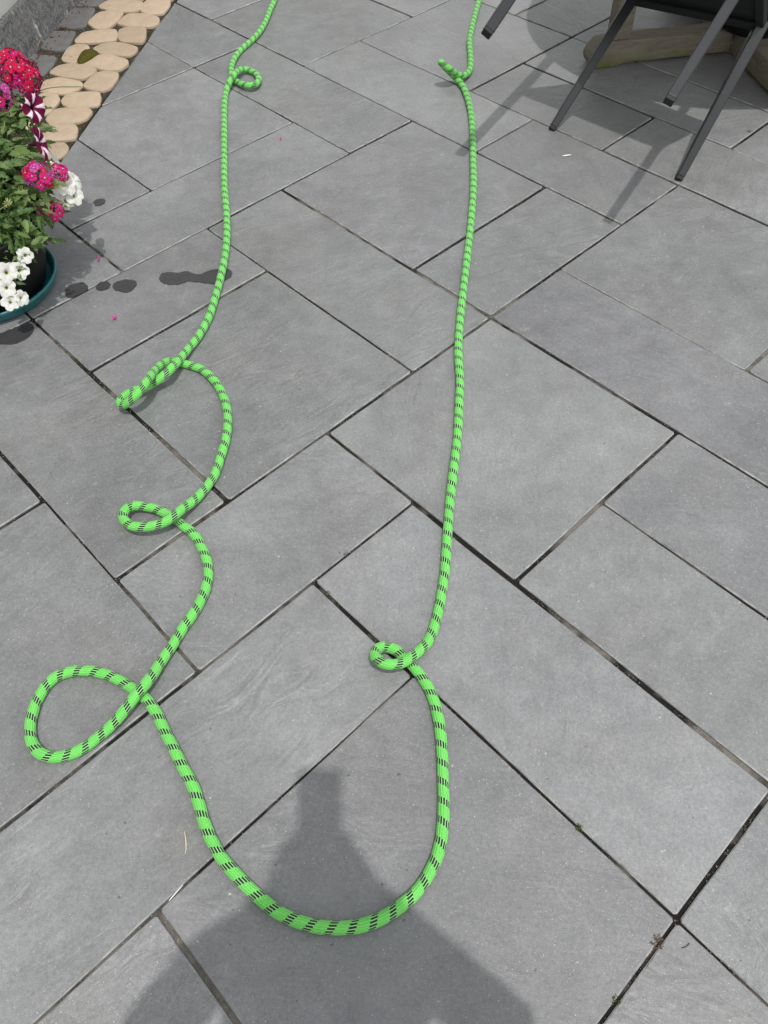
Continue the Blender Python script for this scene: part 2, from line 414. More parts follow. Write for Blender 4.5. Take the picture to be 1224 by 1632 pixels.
U0, U1, V0, V1 = -14, 9, -10, 10
explicit = [(0,2,-2,0),(0,3,0,1),(0,2,1,3),(2,4,1,3),(2,5,-1,0),(2,5,-2,-1),(1,4,-3,-2),(0,1,-4,-2),(1,2,-6,-3),(2,4,-5,-3),
 (2,4,-7,-5),(4,6,-3,-2),(4,5,-5,-3),(-3,0,-4,-3),(-1,1,-6,-4),(-3,-1,-6,-4),(-2,0,-3,-1),(-3,-2,-3,-1),(-3,0,-1,0),(-4,-3,-2,1),
 (-6,-4,-2,-1),(-5,-3,-3,-2),(-5,-3,-5,-3),(-6,-4,-1,1),(-8,-6,-1,1),(-6,-3,1,2),(-9,-6,1,2),(-5,-2,2,3),(-3,-1,0,2),(-1,0,0,2),(-2,0,2,3),
 (-3,-1,3,4),(-1,2,3,4),(-3,0,4,5),(0,2,4,5),(-5,-3,3,5),(-7,-5,2,4),(-9,-7,2,3),(-7,-5,4,6),(-4,-3,5,7),(-6,-4,6,7),(-5,-4,5,6),
 (-3,-2,5,7),(-2,1,5,6),(3,5,0,1)]
occ = set(); slabs = []
for s in explicit:
    cells = [(a, b) for a in range(s[0], s[1]) for b in range(s[2], s[3])]
    if any(c in occ for c in cells): cells_bad = [c for c in cells if c in occ]; raise Exception('overlap %s %s' % (s, cells_bad))
    occ.update(cells); slabs.append(s)
rs = random.Random(3)
for a in range(U0, U1):
    for b in range(V0, V1):
        if (a, b) in occ: continue
        for (du, dv) in rs.sample([(2, 2), (1, 3), (3, 1), (2, 1), (1, 2)], 5) + [(1, 1)]:
            cells = [(a + i, b + j) for i in range(du) for j in range(dv)]
            if not any(c in occ for c in cells) and a + du <= U1 and b + dv <= V1:
                occ.update(cells); slabs.append((a, a + du, b, b + dv)); break

def clip_line(poly, p, n):
    out = []
    for i in range(len(poly)):
        a, b = poly[i], poly[(i + 1) % len(poly)]
        da, db = (a - p).dot(n), (b - p).dot(n)
        if da >= 0: out.append(a)
        if da * db < 0: out.append(a.lerp(b, da / (da - db)))
    return out

def inset_poly(poly, ds):
    """poly counter-clockwise, ds inset per edge"""
    n = len(poly); lines = []
    for i in range(n):
        a, b = poly[i], poly[(i + 1) % n]; d = (b - a).normalized(); nn = Vector((-d.y, d.x, 0)); lines.append((a + nn * ds[i], d))
    out = []
    for i in range(n):
        p, d = lines[i - 1]; q, e = lines[i]
        den = d.x * e.y - d.y * e.x
        t = ((q.x - p.x) * e.y - (q.y - p.y) * e.x) / den
        out.append(p + d * t)
    return out

patio_root = MB()
cs = [uv2w(U0, V0), uv2w(U1, V0), uv2w(U1, V1), uv2w(U0, V1)]
patio_root.add([c + Vector((0, 0, -.0052)) for c in cs], [(0, 1, 2, 3)])
patio = tag(patio_root.build('patio', M_JOINT), kind='structure')
rj = random.Random(11)
for (a, b, c, d) in slabs:
    poly = [uv2w(a, c), uv2w(b, c), uv2w(b, d), uv2w(a, d)]
    if (poly[1] - poly[0]).cross(poly[2] - poly[1]).z < 0: poly.reverse()
    poly = clip_line(poly, B_P + B_N * .004, B_N)
    if len(poly) < 3: continue
    area = abs(sum(poly[i].x * poly[(i + 1) % len(poly)].y - poly[(i + 1) % len(poly)].x * poly[i].y for i in range(len(poly)))) / 2
    if area < .004: continue
    poly = [p for i, p in enumerate(poly) if (p - poly[i - 1]).length > .012]
    if len(poly) < 3: continue
    poly = inset_poly(poly, [rj.choice((.0020, .0030, .0042, .0052, .0062)) + rj.uniform(-.0006, .0006) for _ in poly])
    # wavy hand-cut outline
    pts = []
    n = len(poly)
    for i in range(n):
        p, q = poly[i], poly[(i + 1) % n]; L = (q - p).length; dd = (q - p).normalized(); nn = Vector((-dd.y, dd.x, 0))
        k = max(2, int(L / .05)); ph = rj.uniform(0, 6.28); am = rj.uniform(.0002, .0009)
        cr = min(.004, L / 4)
        pts.append(p + dd * cr)
        for j in range(1, k):
            t = j / k; pts.append(p.lerp(q, t) + nn * (rj.uniform(-.0004, .0005) + am * math.sin(ph + t * L * 11)))
        pts.append(q - dd * cr)
    cen = sum(pts, Vector((0, 0, 0))) / len(pts)
    tx, ty, tz = rj.uniform(-.0016, .0016), rj.uniform(-.0016, .0016), rj.uniform(-.0007, .0007)
    def zz(p): return tz + (p - cen).x * tx + (p - cen).y * ty
    N = len(pts); m = MB()
    inn = []
    for i in range(N):
        e = (pts[(i + 1) % N] - pts[i - 1]).normalized(); inn.append(pts[i] + Vector((-e.y, e.x, 0)) * rj.uniform(.0014, .0030))
    V = [Vector((p.x, p.y, -.022)) for p in pts] + [Vector((p.x, p.y, zz(p) - rj.uniform(.0016, .0028))) for p in pts] + [Vector((p.x, p.y, zz(p))) for p in inn]
    m.add(V, [(i, (i + 1) % N, N + (i + 1) % N, N + i) for i in range(N)], 0)
    b0 = len(m.f)
    m.f += [[N + i, N + (i + 1) % N, 2 * N + (i + 1) % N, 2 * N + i] for i in range(N)]; m.m += [1] * N; m.uv += [None] * N
    m.f.append(list(range(2 * N, 3 * N))); m.m.append(0); m.uv.append(None)
    m.build('paving_slab', [M_SLAB, M_ARRIS], patio)

# ------------------------------------------------------------------ cobble edging between slabs and house wall
edge = MB()
def strip(a, b, z):   # a along the border (m from B_P), b across, positive towards the wall
    return B_P + B_D * a - B_N * b + Vector((0, 0, z))
edge.add([strip(-8, .001, -.0045), strip(7, .001, -.0045), strip(7, .60, -.0045), strip(-8, .60, -.0045)], [(0, 1, 2, 3)])
M_GAP = simple('gap_earth', (.048, .043, .030), .95, .1, .5, 60, 1.0, 240, 0, .006)
edging = tag(edge.build('cobble_edging', M_GAP), kind='structure')
Z1 = 4.08
beige = [
 [(640,45),(700,5),(800,0),(905,10),(930,22),(920,60),(860,82),(720,75)],
 [(945,10),(1010,-5),(1105,5),(1105,40),(1060,95),(960,95),(910,70)],
 [(570,150),(640,85),(740,72),(805,85),(770,140),(700,190),(620,190)],
 [(760,155),(830,95),(950,92),(1035,120),(1030,160),(980,182),(830,175)],
 [(490,265),(540,215),(640,200),(750,195),(765,230),(750,270),(620,282),(500,282)],
 [(775,200),(820,182),(940,180),(950,200),(945,260),(920,285),(790,275),(768,250)],
 [(400,380),(440,310),(500,287),(570,295),(585,320),(540,360),(500,410),(420,400)],
 [(605,315),(680,282),(780,278),(895,310),(880,345),(830,370),(700,358),(640,345)],
 [(545,420),(640,365),(700,357),(830,395),(830,425),(770,462),(680,462),(580,430)],
 [(320,475),(380,430),(470,415),(600,430),(628,460),(600,490),(530,520),(400,500)],
 [(540,560),(620,480),(700,467),(770,480),(765,520),(720,580),(660,597),(580,585)],
 [(235,575),(300,520),(390,503),(520,530),(540,555),(500,590),(400,615),(280,598)],
 [(225,650),(270,610),(370,612),(392,655),(330,730),(290,750),(240,720)],
 [(400,655),(440,605),(640,597),(655,640),(640,690),(560,700),(450,700),(410,680)],
 [(300,775),(360,710),(560,697),(600,730),(560,780),(500,803),(320,803)],
 [(268,870),(290,808),(480,808),(505,840),(490,905),(440,915),(300,920),(272,905)],
 [(250,990),(290,928),(420,928),(447,960),(430,1000),(390,1030),(300,1035)],
 [(700,-20),(770,-52),(900,-48),(935,-20),(925,3),(800,-6)],
 [(960,-20),(1010,-60),(1120,-55),(1135,-20),(1080,-8)],
 [(150,830),(200,770),(262,770),(262,850),(230,880),(160,880)],
]
greyc = [
 [(360,145),(440,58),(615,55),(606,95),(550,180),(450,185),(380,170)],
 [(470,30),(490,-20),(690,-10),(640,38),(540,43)],
 [(258,290),(320,208),(488,208),(485,235),(440,318),(380,333),(272,318)],
 [(120,440),(165,360),(225,352),(368,370),(340,430),(280,490),(200,500),(130,490)],
 [(20,590),(80,520),(190,515),(180,590),(120,640),(40,650)],
]
def chaikin(p, it=2):
    for _ in range(it):
        q = []
        for i in range(len(p)):
            a, b = p[i], p[(i + 1) % len(p)]; q += [a.lerp(b, .16), a.lerp(b, .84)]
        p = q
    return p
rc = random.Random(5)
def cobble(poly, mat, h=.004):
    if sum(poly[i].x * poly[(i + 1) % len(poly)].y - poly[(i + 1) % len(poly)].x * poly[i].y for i in range(len(poly))) < 0: poly = poly[::-1]
    pts = chaikin(poly, 2); N = len(pts); cen = sum(pts, Vector((0, 0, 0))) / N; pts = [cen + (p - cen) * 1.055 for p in pts]
    zt = h + rc.uniform(-.002, .002); m = MB(); V = []
    for sc, z in ((1.0, -.016), (1.0, zt - .0035), (.985, zt - .0012), (.95, zt), (.5, zt + .0006)):
        for p in pts: q = cen + (p - cen) * sc; V.append(Vector((q.x, q.y, z + (p - cen).x * .01)))
    fs = [(r * N + i, r * N + (i + 1) % N, (r + 1) * N + (i + 1) % N, (r + 1) * N + i) for r in range(4) for i in range(N)] + [tuple(4 * N + i for i in range(N))]
    m.add(V, fs); return m.build('cobble', mat, edging, smooth=True)
for p in beige: cobble([at(x / Z1, y / Z1) for x, y in p], M_BEIGE)
for p in greyc: cobble([at(x / Z1, y / Z1) for x, y in p], M_GREYC, .003)
# the same edging runs on beyond the frame: two or three beige stones and one grey per course
a = -2.6
while a < 3.6:
    da = rc.uniform(.085, .11)
    if not (-.70 < a + da / 2 < .62):
        wv = [rc.uniform(.115, .16), rc.uniform(.115, .15)]; b = .008
        for i, ww in enumerate(wv + [.125]):
            q = [(a + .006, b + .02), (a + .006, b + ww - .02), (a + .02, b + ww - .004), (a + da - .02, b + ww - .004), (a + da - .004, b + ww - .02), (a + da - .004, b + .02), (a + da - .02, b + .004), (a + .02, b + .004)]
            cobble([strip(x + rc.uniform(-.006, .006), y + rc.uniform(-.006, .006), 0) for x, y in q], M_GREYC if i == 2 else M_BEIGE)
            b += ww + .004
    a += da
# loose grit and bark chips in the gaps and along the wall foot
def chips(name, spots, mat, r0, r1, parent, seed):
    rr = random.Random(seed); m = MB()
    for p in spots:
        r = rr.uniform(r0, r1); ax = [Vector((rr.uniform(-1, 1), rr.uniform(-1, 1), rr.uniform(-1, 1))).normalized() for _ in range(2)]
        e1 = ax[0]; e2 = ax[0].cross(ax[1]).normalized(); e3 = e1.cross(e2)
        vs = [p + e1 * r * rr.uniform(.8, 1.5), p - e1 * r * rr.uniform(.8, 1.5), p + e2 * r * rr.uniform(.5, 1), p - e2 * r * rr.uniform(.5, 1), p + e3 * r * .5, p - e3 * r * .5]
        m.add(vs, [(0, 2, 4), (2, 1, 4), (1, 3, 4), (3, 0, 4), (2, 0, 5), (1, 2, 5), (3, 1, 5), (0, 3, 5)])
    return tag(m.build(name, mat, parent), kind='stuff')
rg = random.Random(9)
chips('bark_chips', [strip(rg.uniform(-1.6, 1.6), .385 + rg.gauss(0, .016), rg.uniform(-.006, .006)) for _ in range(1500)], M_BARK, .0025, .007, edging, 1)
chips('gap_grit', [strip(rg.uniform(-1.2, 1.0), rg.uniform(.0, .40), rg.uniform(-.005, -.001)) for _ in range(3200)], M_PEBBLE, .001, .0035, edging, 2)
chips('gap_moss', [strip(rg.uniform(-1.2, 1.0), .262 + rg.gauss(0, .014), rg.uniform(-.005, .001)) for _ in range(1800)], M_MOSSG, .002, .005, edging, 3)

# grit lying in the slab joints
spots = []
rg = random.Random(21)
for (a, b, c, d) in slabs:
    for (p, q) in ((uv2w(a, c), uv2w(b, c)), (uv2w(a, c), uv2w(a, d))):
        if (p - O0).length > 2.6: continue
        fill = rg.random()
        for _ in range(int((q - p).length * 420 * fill)):
            t = rg.random()
            if (t * 5 + fill * 7) % 1.0 < .45: continue
            x = p.lerp(q, t) + EU * rg.gauss(0, .0018) + EV * rg.gauss(0, .0018)
            if (x - B_P).dot(B_N) > .01: spots.append(Vector((x.x, x.y, rg.uniform(-.005, -.0018))))
chips('joint_grit', spots, M_PEBBLE, .0006, .0019, patio, 4)

# ------------------------------------------------------------------ house wall with rough plinth
wr = empty('house_wall', strip(0, .40, 0)); tag(wr, 'grey house wall with rough dark plinth beside the cobbles', 'wall')
m = MB(); rw = random.Random(2)
na, nz = 220, 10; V = []
for i in range(na + 1):
    for j in range(nz + 1):
        a_ = -8 + 15 * i / na; z = -.02 + .18 * j / nz
        b_ = .415 + .02 * (z / .16) + rw.uniform(-.004, .004)
        V.append(strip(a_, b_, z + (rw.uniform(-.006, .006) if j == nz else 0)))
fs = [(i * (nz + 1) + j, (i + 1) * (nz + 1) + j, (i + 1) * (nz + 1) + j + 1, i * (nz + 1) + j + 1) for i in range(na) for j in range(nz)]
b0 = len(V)
for i in range(na + 1): V.append(strip(-8 + 15 * i / na, .50, .168))
fs += [(i * (nz + 1) + nz, (i + 1) * (nz + 1) + nz, b0 + i + 1, b0 + i) for i in range(na)]
m.add(V, fs); m.build('plinth', M_PLINTH, wr, smooth=True)
m = MB(); c = strip(-.5, .60, 2.85); m.box(c, B_D * 7.5, B_N * .148, Vector((0, 0, 2.72))); m.build('rendered_wall', M_RENDER, wr)

# ------------------------------------------------------------------ the rope
RR = 0.0108; g_ = RR * .98
rope_px = [
 (452,-55,g_),(445,-25,g_),(438,0,g_),(431,15,g_),(424,33,g_),(415,49,g_),(402,64,g_),(389,75,g_),(377,88,g_),(370.5,101,g_),(368.7,110,.016),(369.5,118,.016),(373,126,.015),
 (380,131.5,.017),(391.6,135.6,.024),(403,136.2,.026),(411,131,.022),(412,123.5,.018),(403,114,.016),(389.4,110.4,.020),(378.5,114,.032),(371.5,122,.041),(365.8,131,.030),(361,145,g_),(358,165,g_),(357.5,200,g_),(357.5,250,g_),(358,300,g_),(361.7,350,g_),(360,400,g_),
 (352,441,g_),(343,475,g_),(332,508,g_),(315,538,.014),(296,561,.022),(280,580,.041),(265,595,.046),(251.5,606,.042),(240,613,.034),(227,619.5,.030),(213,623,.034),(201,630,.038),(192,637.5,.038),(191.5,644,.036),(199,644.5,.042),(207,638.5,.052),(218,628.5,.064),(229,615,.068),(239,601,.060),(249,589,.044),(260,580,.026),(272,575.8,.0145),(283,576.8,g_),(298,581,g_),
 (320,588,g_),(340,605,g_),(353,625,g_),(361.7,651,g_),(363,675,g_),(360,701,g_),(353,725,g_),(343,755,g_),(328,778,g_),(309,798,.018),(296,807.5,.030),(283,817.5,.041),(270,828,.042),(255,835,.040),(238.8,839,.040),(222,840,.038),(207.5,837,.036),(198.6,830,.035),(195.7,821,.034),(201.6,810.8,.030),(214,805.8,.025),(229,807,.020),(248.6,811.4,.016),(265,819,g_),(278,827,g_),(289,835.5,g_),
 (310,852.7,g_),(323,876,g_),(331.5,899,g_),(331.7,922.7,g_),(325,946,g_),(311.7,972.7,g_),(293,999,g_),(276.7,1026,.015),(258,1052.7,.022),(238,1082.7,.036),(218,1106,.040),(198,1132.7,.030),(178,1156,.017),(153,1177.7,g_),(126.7,1196,g_),(96.7,1206,g_),(70,1204,g_),(51.7,1186,g_),(48,1159,g_),(53,1132.7,g_),(65,1106,g_),(83,1082.7,g_),(110,1071,g_),(140,1069,g_),(170,1075,g_),(196.7,1087.7,g_),(217,1101.5,g_),(236.7,1117.7,g_),(251.7,1141,g_),(263,1166,g_),(275,1189,g_),(288,1216,g_),
 (308,1254,g_),(318,1284,g_),(326,1312,g_),(338,1340.7,g_),(353,1367,g_),(373,1390.7,g_),(391.7,1410.7,g_),(414,1431,g_),(439.7,1452,g_),(474.7,1468.5,g_),(508,1477,g_),(540,1479,g_),(574.7,1475.5,g_),(611,1462,g_),(641,1442,g_),(666,1419,g_),(684.7,1390.7,g_),(698,1360.7,g_),(704.7,1327,g_),(707,1297,g_),(707,1267,g_),(706,1240.7,g_),(705.5,1216,g_),(703.7,1186,g_),(701,1159,g_),(696,1132.7,g_),(687.5,1106,g_),(675,1083,g_),(660,1064,g_),(648,1051,g_),(638,1041,.015),(625.5,1033.5,.020),(611,1030.8,.028),(600,1035,.036),(597,1044,.042),(604,1053.5,.046),(621.4,1059.5,.046),(642,1056,.042),(660,1044,.032),(676.5,1029.6,.020),(687,1013,g_),(694.7,989,g_),(701,962.7,g_),(706,932.7,g_),(709.7,906,g_),(711.5,876,g_),(713.5,846,g_),(716,812,g_),
 (719.7,774.7,g_),(724.7,734.7,g_),(729.5,691,g_),(731.5,648,g_),(733,608,g_),(730.7,570,g_),(731,541,g_),(734.7,494.7,g_),(739.7,451,g_),(744.7,408,g_),(751,350,g_),(754.5,300,g_),(754,250,g_),(753,205,g_),(750,176,g_),(743.5,151,g_),(736,135,.015),(728,126,.022),(719,117.5,.040),(710,108,.066),(703.5,101,.086),(701.5,98.5,.094),(705,101,.092),(712,106.5,.080),(720,112.5,.062),(728,118,.044),(736,121,.030),(743,119,.019),(748.5,112,g_),(750.3,100,g_),(749.5,83,g_),(748.5,66,g_),(753,40,g_),(761,10,g_),(768,-20,g_),(778,-60,g_),(785,-90,g_)]
path = catmull([at(x, y, z if z < g_ * 1.01 or z > .045 else max(g_, z * .86)) for x, y, z in rope_px], .006)
for _ in range(2):
    path = [path[0]] + [(path[i - 1] + path[i] * 2 + path[i + 1]) / 4 for i in range(1, len(path) - 1)] + [path[-1]]
NS = 24; V = []; fs = []; uvs = []; s = 0.0; SV = []
tprev = (path[1] - path[0]).normalized(); A = tprev.orthogonal().normalized()
for i, p in enumerate(path):
    t_ = (path[min(i + 1, len(path) - 1)] - path[max(i - 1, 0)]).normalized(); A = (A - A.dot(t_) * t_).normalized(); B = t_.cross(A)
    if i: s += (p - path[i - 1]).length
    SV.append(s); tw = .9 * math.sin(s * 1.7) + .5 * math.sin(s * 4.3 + 1)
    rr_ = RR * (1 + .02 * math.sin(s * 31) + .015 * math.sin(s * 77 + 1))
    for k in range(NS):
        th = 2 * math.pi * k / NS + tw; q = p + rr_ * (math.cos(th) * A + math.sin(th) * B)
        if q.z < .0012: q.z = .0012
        V.append(q)
for i in range(len(path) - 1):
    for k in range(NS):
        k2 = (k + 1) % NS; fs.append((i * NS + k, i * NS + k2, (i + 1) * NS + k2, (i + 1) * NS + k))
        uvs.append([(k / NS, SV[i]), ((k + 1) / NS, SV[i]), ((k + 1) / NS, SV[i + 1]), (k / NS, SV[i + 1])])
m = MB(); m.add(V, fs, 0, uvs)
m.add([V[k] for k in range(NS)], [tuple(range(NS - 1, -1, -1))], 0, [[(0, 0)] * NS])
m.add([V[(len(path) - 1) * NS + k] for k in range(NS)], [tuple(range(NS))], 0, [[(0, 0)] * NS])
tag(m.build('rope', M_ROPE, smooth=True, origin=at(540, 1479, 0)), 'long bright green braided rope with black dashes looping across the grey paving', 'rope')

# ------------------------------------------------------------------ wet patches by the flower pot
def wet(name, pts, label):
    rr = random.Random(len(pts) * 7 + int(pts[0][0])); P = [p + Vector((rr.uniform(-1, 1), rr.uniform(-1, 1), 0)) * .0016 for p in chaikin([at(x, y, .0022) for x, y in pts], 2)]; P = chaikin(P, 1)
    if sum(P[i].x * P[(i + 1) % len(P)].y - P[(i + 1) % len(P)].x * P[i].y for i in range(len(P))) < 0: P = P[::-1]
    n = len(P); cen = sum(P, Vector((0, 0, 0))) / n; m = MB()
    m.add([Vector((p.x, p.y, -.001)) for p in P] + [cen + (p - cen) * .985 for p in P], [(i, (i + 1) % n, n + (i + 1) % n, n + i) for i in range(n)] + [tuple(range(n, 2 * n))])
    o = m.build('wet_patch', M_WET, origin=Vector((cen.x, cen.y, 0))); tag(o, label, 'wet patch', 'wet patches by the pot'); return o
wet('a', [(148,322),(153,318),(163,316),(168,318),(167,323),(160,327),(151,328)], 'small oval dark wet patch right of the white flowers')
wet('b', [(103,466),(107,456),(119,451),(133,449),(141,456),(138,464),(125,469),(108,475)], 'dark wet patch nearest the teal saucer, above the joint')
wet('c', [(152,457),(158,450),(170,447),(177,452),(174,459),(162,463),(154,462)], 'small dark wet patch between two larger patches beside the joint')
wet('d', [(178,456),(183,449),(200,445),(215,446),(219,453),(212,461),(203,466),(190,464),(181,461)], 'dark round wet patch in the middle of the row of drips')
wet('e', [(253,443),(257,435),(270,433),(282,435),(298,431),(311,437),(322,436),(335,430),(352,427),(364,427),(371,434),(369,441),(358,447),(345,453),(330,451),(315,449),(300,447),(286,453),(268,453),(257,450)], 'longest dark wet patch, running under the left rope strand')
wet('f', [(-20,540),(0,531),(20,523),(45,514),(54,518),(54,528),(43,540),(25,548),(0,549),(-20,553)], 'dark wet patch below the teal saucer at the left edge')

# ------------------------------------------------------------------ saucer, pot, plants
PC = Vector((-1.100, 1.930, 0))
m = MB()
lathe(m, PC, [(0.001, .002), (.160, .002), (.168, .003), (.176, .012), (.183, .030), (.1865, .033), (.1885, .036), (.1875, .041), (.1835, .0425), (.179, .040), (.176, .034), (.170, .014), (.160, .009), (0.001, .009)], 72)
tag(m.build('saucer', M_TEAL, smooth=True, origin=PC), 'round teal plastic saucer under the black flower pot', 'saucer')
pot = empty('flower_pot', PC + Vector((0, 0, .010))); tag(pot, 'round black plastic flower pot standing in the teal saucer', 'flower pot')
m = MB()
lathe(m, PC, [(0.001, .0105), (.146, .0105), (.150, .014), (.166, .06), (.184, .13), (.196, .185), (.198, .190), (.206, .192), (.210, .225), (.2095, .230), (.204, .231), (.200, .226), (.197, .19), (.186, .16)], 72)
m.build('pot_wall', M_BLACKPOT, pot, smooth=True)
m = MB(); lathe(m, PC, [(.196, .196), (.15, .205), (.08, .212), (.001, .215)], 36); m.build('soil', M_SOIL, pot, smooth=True)

def leaf_mesh(name, L, W, teeth, bend, mat, seed):
    rr = random.Random(seed); V = []; fs = []; n = teeth * 2
    mid = []; le = []; ri = []
    for i in range(n + 1):
        t = i / n; x = L * t
        ww = W * math.sin(math.pi * min(1, t ** .75)) ** .8 * (1 if i % 2 == 0 else .62) if 0 < i < n else .0006
        z = -bend * L * t * t + .02 * L * math.sin(t * 9 + seed)
        mid.append(len(V)); V.append((x, 0, z - .10 * ww))
        sh = .06 * L if i % 2 == 0 else 0
        le.append(len(V)); V.append((x + sh * (t < .95), ww, z + .16 * ww + rr.uniform(-.0006, .0006)))
        ri.append(len(V)); V.append((x + sh * (t < .95), -ww, z + .16 * ww + rr.uniform(-.0006, .0006)))
    for i in range(n):
        fs += [(mid[i], mid[i + 1], le[i + 1], le[i]), (mid[i], ri[i], ri[i + 1], mid[i + 1])]
    me = bpy.data.meshes.new(name); me.from_pydata(V, [], fs); me.materials.append(mat)
    return me
LEAVES = [leaf_mesh('verbena_leaf', .040 + .007 * k, .0085 + .0012 * k, 6, (.05, .25, .45, .15)[k], M_LEAF, k) for k in range(4)]
LEAVES2 = [leaf_mesh('petunia_leaf', .020 + .004 * k, .0045 + .001 * k, 2, (.1, .3)[k], M_LEAF2, 20 + k) for k in range(2)]

def frame(d, nrm):
    d = d.normalized(); y = nrm.cross(d)
    if y.length < 1e-4: y = d.orthogonal()
    y.normalize(); z = d.cross(y)
    return Matrix((d, y, z)).transposed()

def put(name, me, parent, p, d, nrm, sc=1.0):
    o = bpy.data.objects.new(name, me); COL.objects.link(o); o.parent = parent
    m4 = frame(d, nrm).to_4x4(); o.matrix_local = Matrix.Translation(p - wloc(parent)) @ m4 @ Matrix.Scale(sc, 4); return o

verbena = empty('verbena_plant', PC + Vector((0, 0, .21))); tag(verbena, 'bushy green verbena with crimson and hot pink flower clusters in the black pot', 'plant')
striped = empty('striped_petunia', PC + Vector((.03, .06, .21))); tag(striped, 'petunia with burgundy and white striped trumpets above the cobbles', 'plant')
whitep = empty('white_petunia', PC + Vector((.08, 0, .21))); tag(whitep, 'white petunia with small trumpets trailing over the rim of the black pot', 'plant')

rl = random.Random(17)
CEN = PC + Vector((0, .02, .26)); nleaf = 0
extra = []
stems = MB()
def leaf_ok(p):
    return True
for k in range(330):
    az = rl.uniform(-2.0, 2.0) if k < 290 else rl.uniform(0, 6.28)
    el = rl.uniform(-.30, 1.35)
    L = rl.uniform(.15, .27) * (1.0 - .10 * (el > 1.0))
    d0 = Vector((math.cos(az) * math.cos(el), math.sin(az) * math.cos(el), math.sin(el)))
    base = PC + Vector((math.cos(az) * .08, math.sin(az) * .08, .21))
    tip = CEN + Vector((d0.x * L * .93, d0.y * L, d0.z * L * .92 - .02))
    if el < .25: tip.z -= rl.uniform(0, .05)
    midp = base.lerp(tip, .5) + Vector((0, 0, .03))
    pts = catmull([base, midp, tip], .02)
    if len(pts) > 2: stems.tube(pts, .0015, 5)
    for j, p in enumerate(pts):
        if j < len(pts) * .42: continue
        t_ = (pts[min(j + 1, len(pts) - 1)] - pts[max(j - 1, 0)]).normalized()
        for sgn in (-1, 1):
            side = t_.cross(Vector((0, 0, 1)))
            if side.length < .1: side = Vector((1, 0, 0))
            side.normalize()
            ang = rl.uniform(0, math.pi)
            side = (side * math.cos(ang) + t_.cross(side) * math.sin(ang)) * sgn
            dd = (t_ * rl.uniform(.3, .9) + side * rl.uniform(.6, 1.1) + Vector((0, 0, rl.uniform(-.55, .25)))).normalized()
            up = (Vector((0, -.35, 1)) + Vector((rl.uniform(-.5, .5), rl.uniform(-.5, .5), 0))).normalized()
            extra.append((p, dd, up, rl.randrange(4), rl.uniform(.7, 1.15)))
stems.build('stems', M_STEM, verbena)
def visible(p):
    v = p - EYE; z = v.dot(FWD); x = PW / 2 + F_PX * v.dot(RGT) / z; y = PH / 2 - F_PX * v.dot(UPV) / z
    return x, y
# hanging leaves over the pot, as in the photograph
for (x, y, z, tx, ty) in ((52,345,.21,62,388),(46,350,.22,30,400),(30,352,.23,40,394),(12,372,.22,26,398),(60,330,.23,66,362),(20,340,.24,10,385),(70,318,.25,80,345),(40,330,.24,52,372),(8,350,.22,-8,392)):
    a_ = at(x, y, z); b_ = at(tx, ty, z - .03)
    extra.insert(0, (a_, (b_ - a_).normalized(), Vector((.35, -.9, .6)), 3, 1.15))
dome = []
rd = random.Random(41)
for i in range(250):
    y = rd.uniform(150, 385); x = rd.uniform(-25, 62 if y < 200 else 80 if y < 345 else 66)
    z = .455 - (y - 150) / 240 * .215 - max(0, x - 30) * .0006 + rd.uniform(-.035, .012)
    p = at(x, y, z); o_ = p - CEN; o_.z *= .4; o_.normalize()
    dd = (o_ * rd.uniform(.2, 1.0) + Vector((rd.uniform(-1, 1), rd.uniform(-1, 1), rd.uniform(-.7, .35))) * .8).normalized()
    up = (Vector((0, -.3, 1)) + Vector((rd.uniform(-.6, .6), rd.uniform(-.6, .6), 0)) + o_ * .5).normalized()
    dome.append((0, (p - dd * .02, dd, up, rd.randrange(4), rd.uniform(.75, 1.15))))
scored = []
for e in extra:
    x, y = visible(e[0]); inside = -20 < x < 150 and 100 < y < 420
    scored.append((0 if inside else 1, e))
hang = scored[:9]; scored = sorted(scored[9:], key=lambda q: (q[0], -(q[1][0].z) - .6 * q[1][0].x))
rest = MB()
for i, (k_, e) in enumerate(hang + dome + scored):
    p, dd, up, mi, sc = e
    if i < 290: put('leaf', LEAVES[mi], verbena, p, dd, up, sc)
    else:
        M3 = frame(dd, up); me = LEAVES[mi]
        rest.add([p + M3 @ (Vector(v.co) * sc) for v in me.vertices], [tuple(q.vertices) for q in me.polygons])
tag(rest.build('foliage', M_LEAF, verbena), kind='stuff')

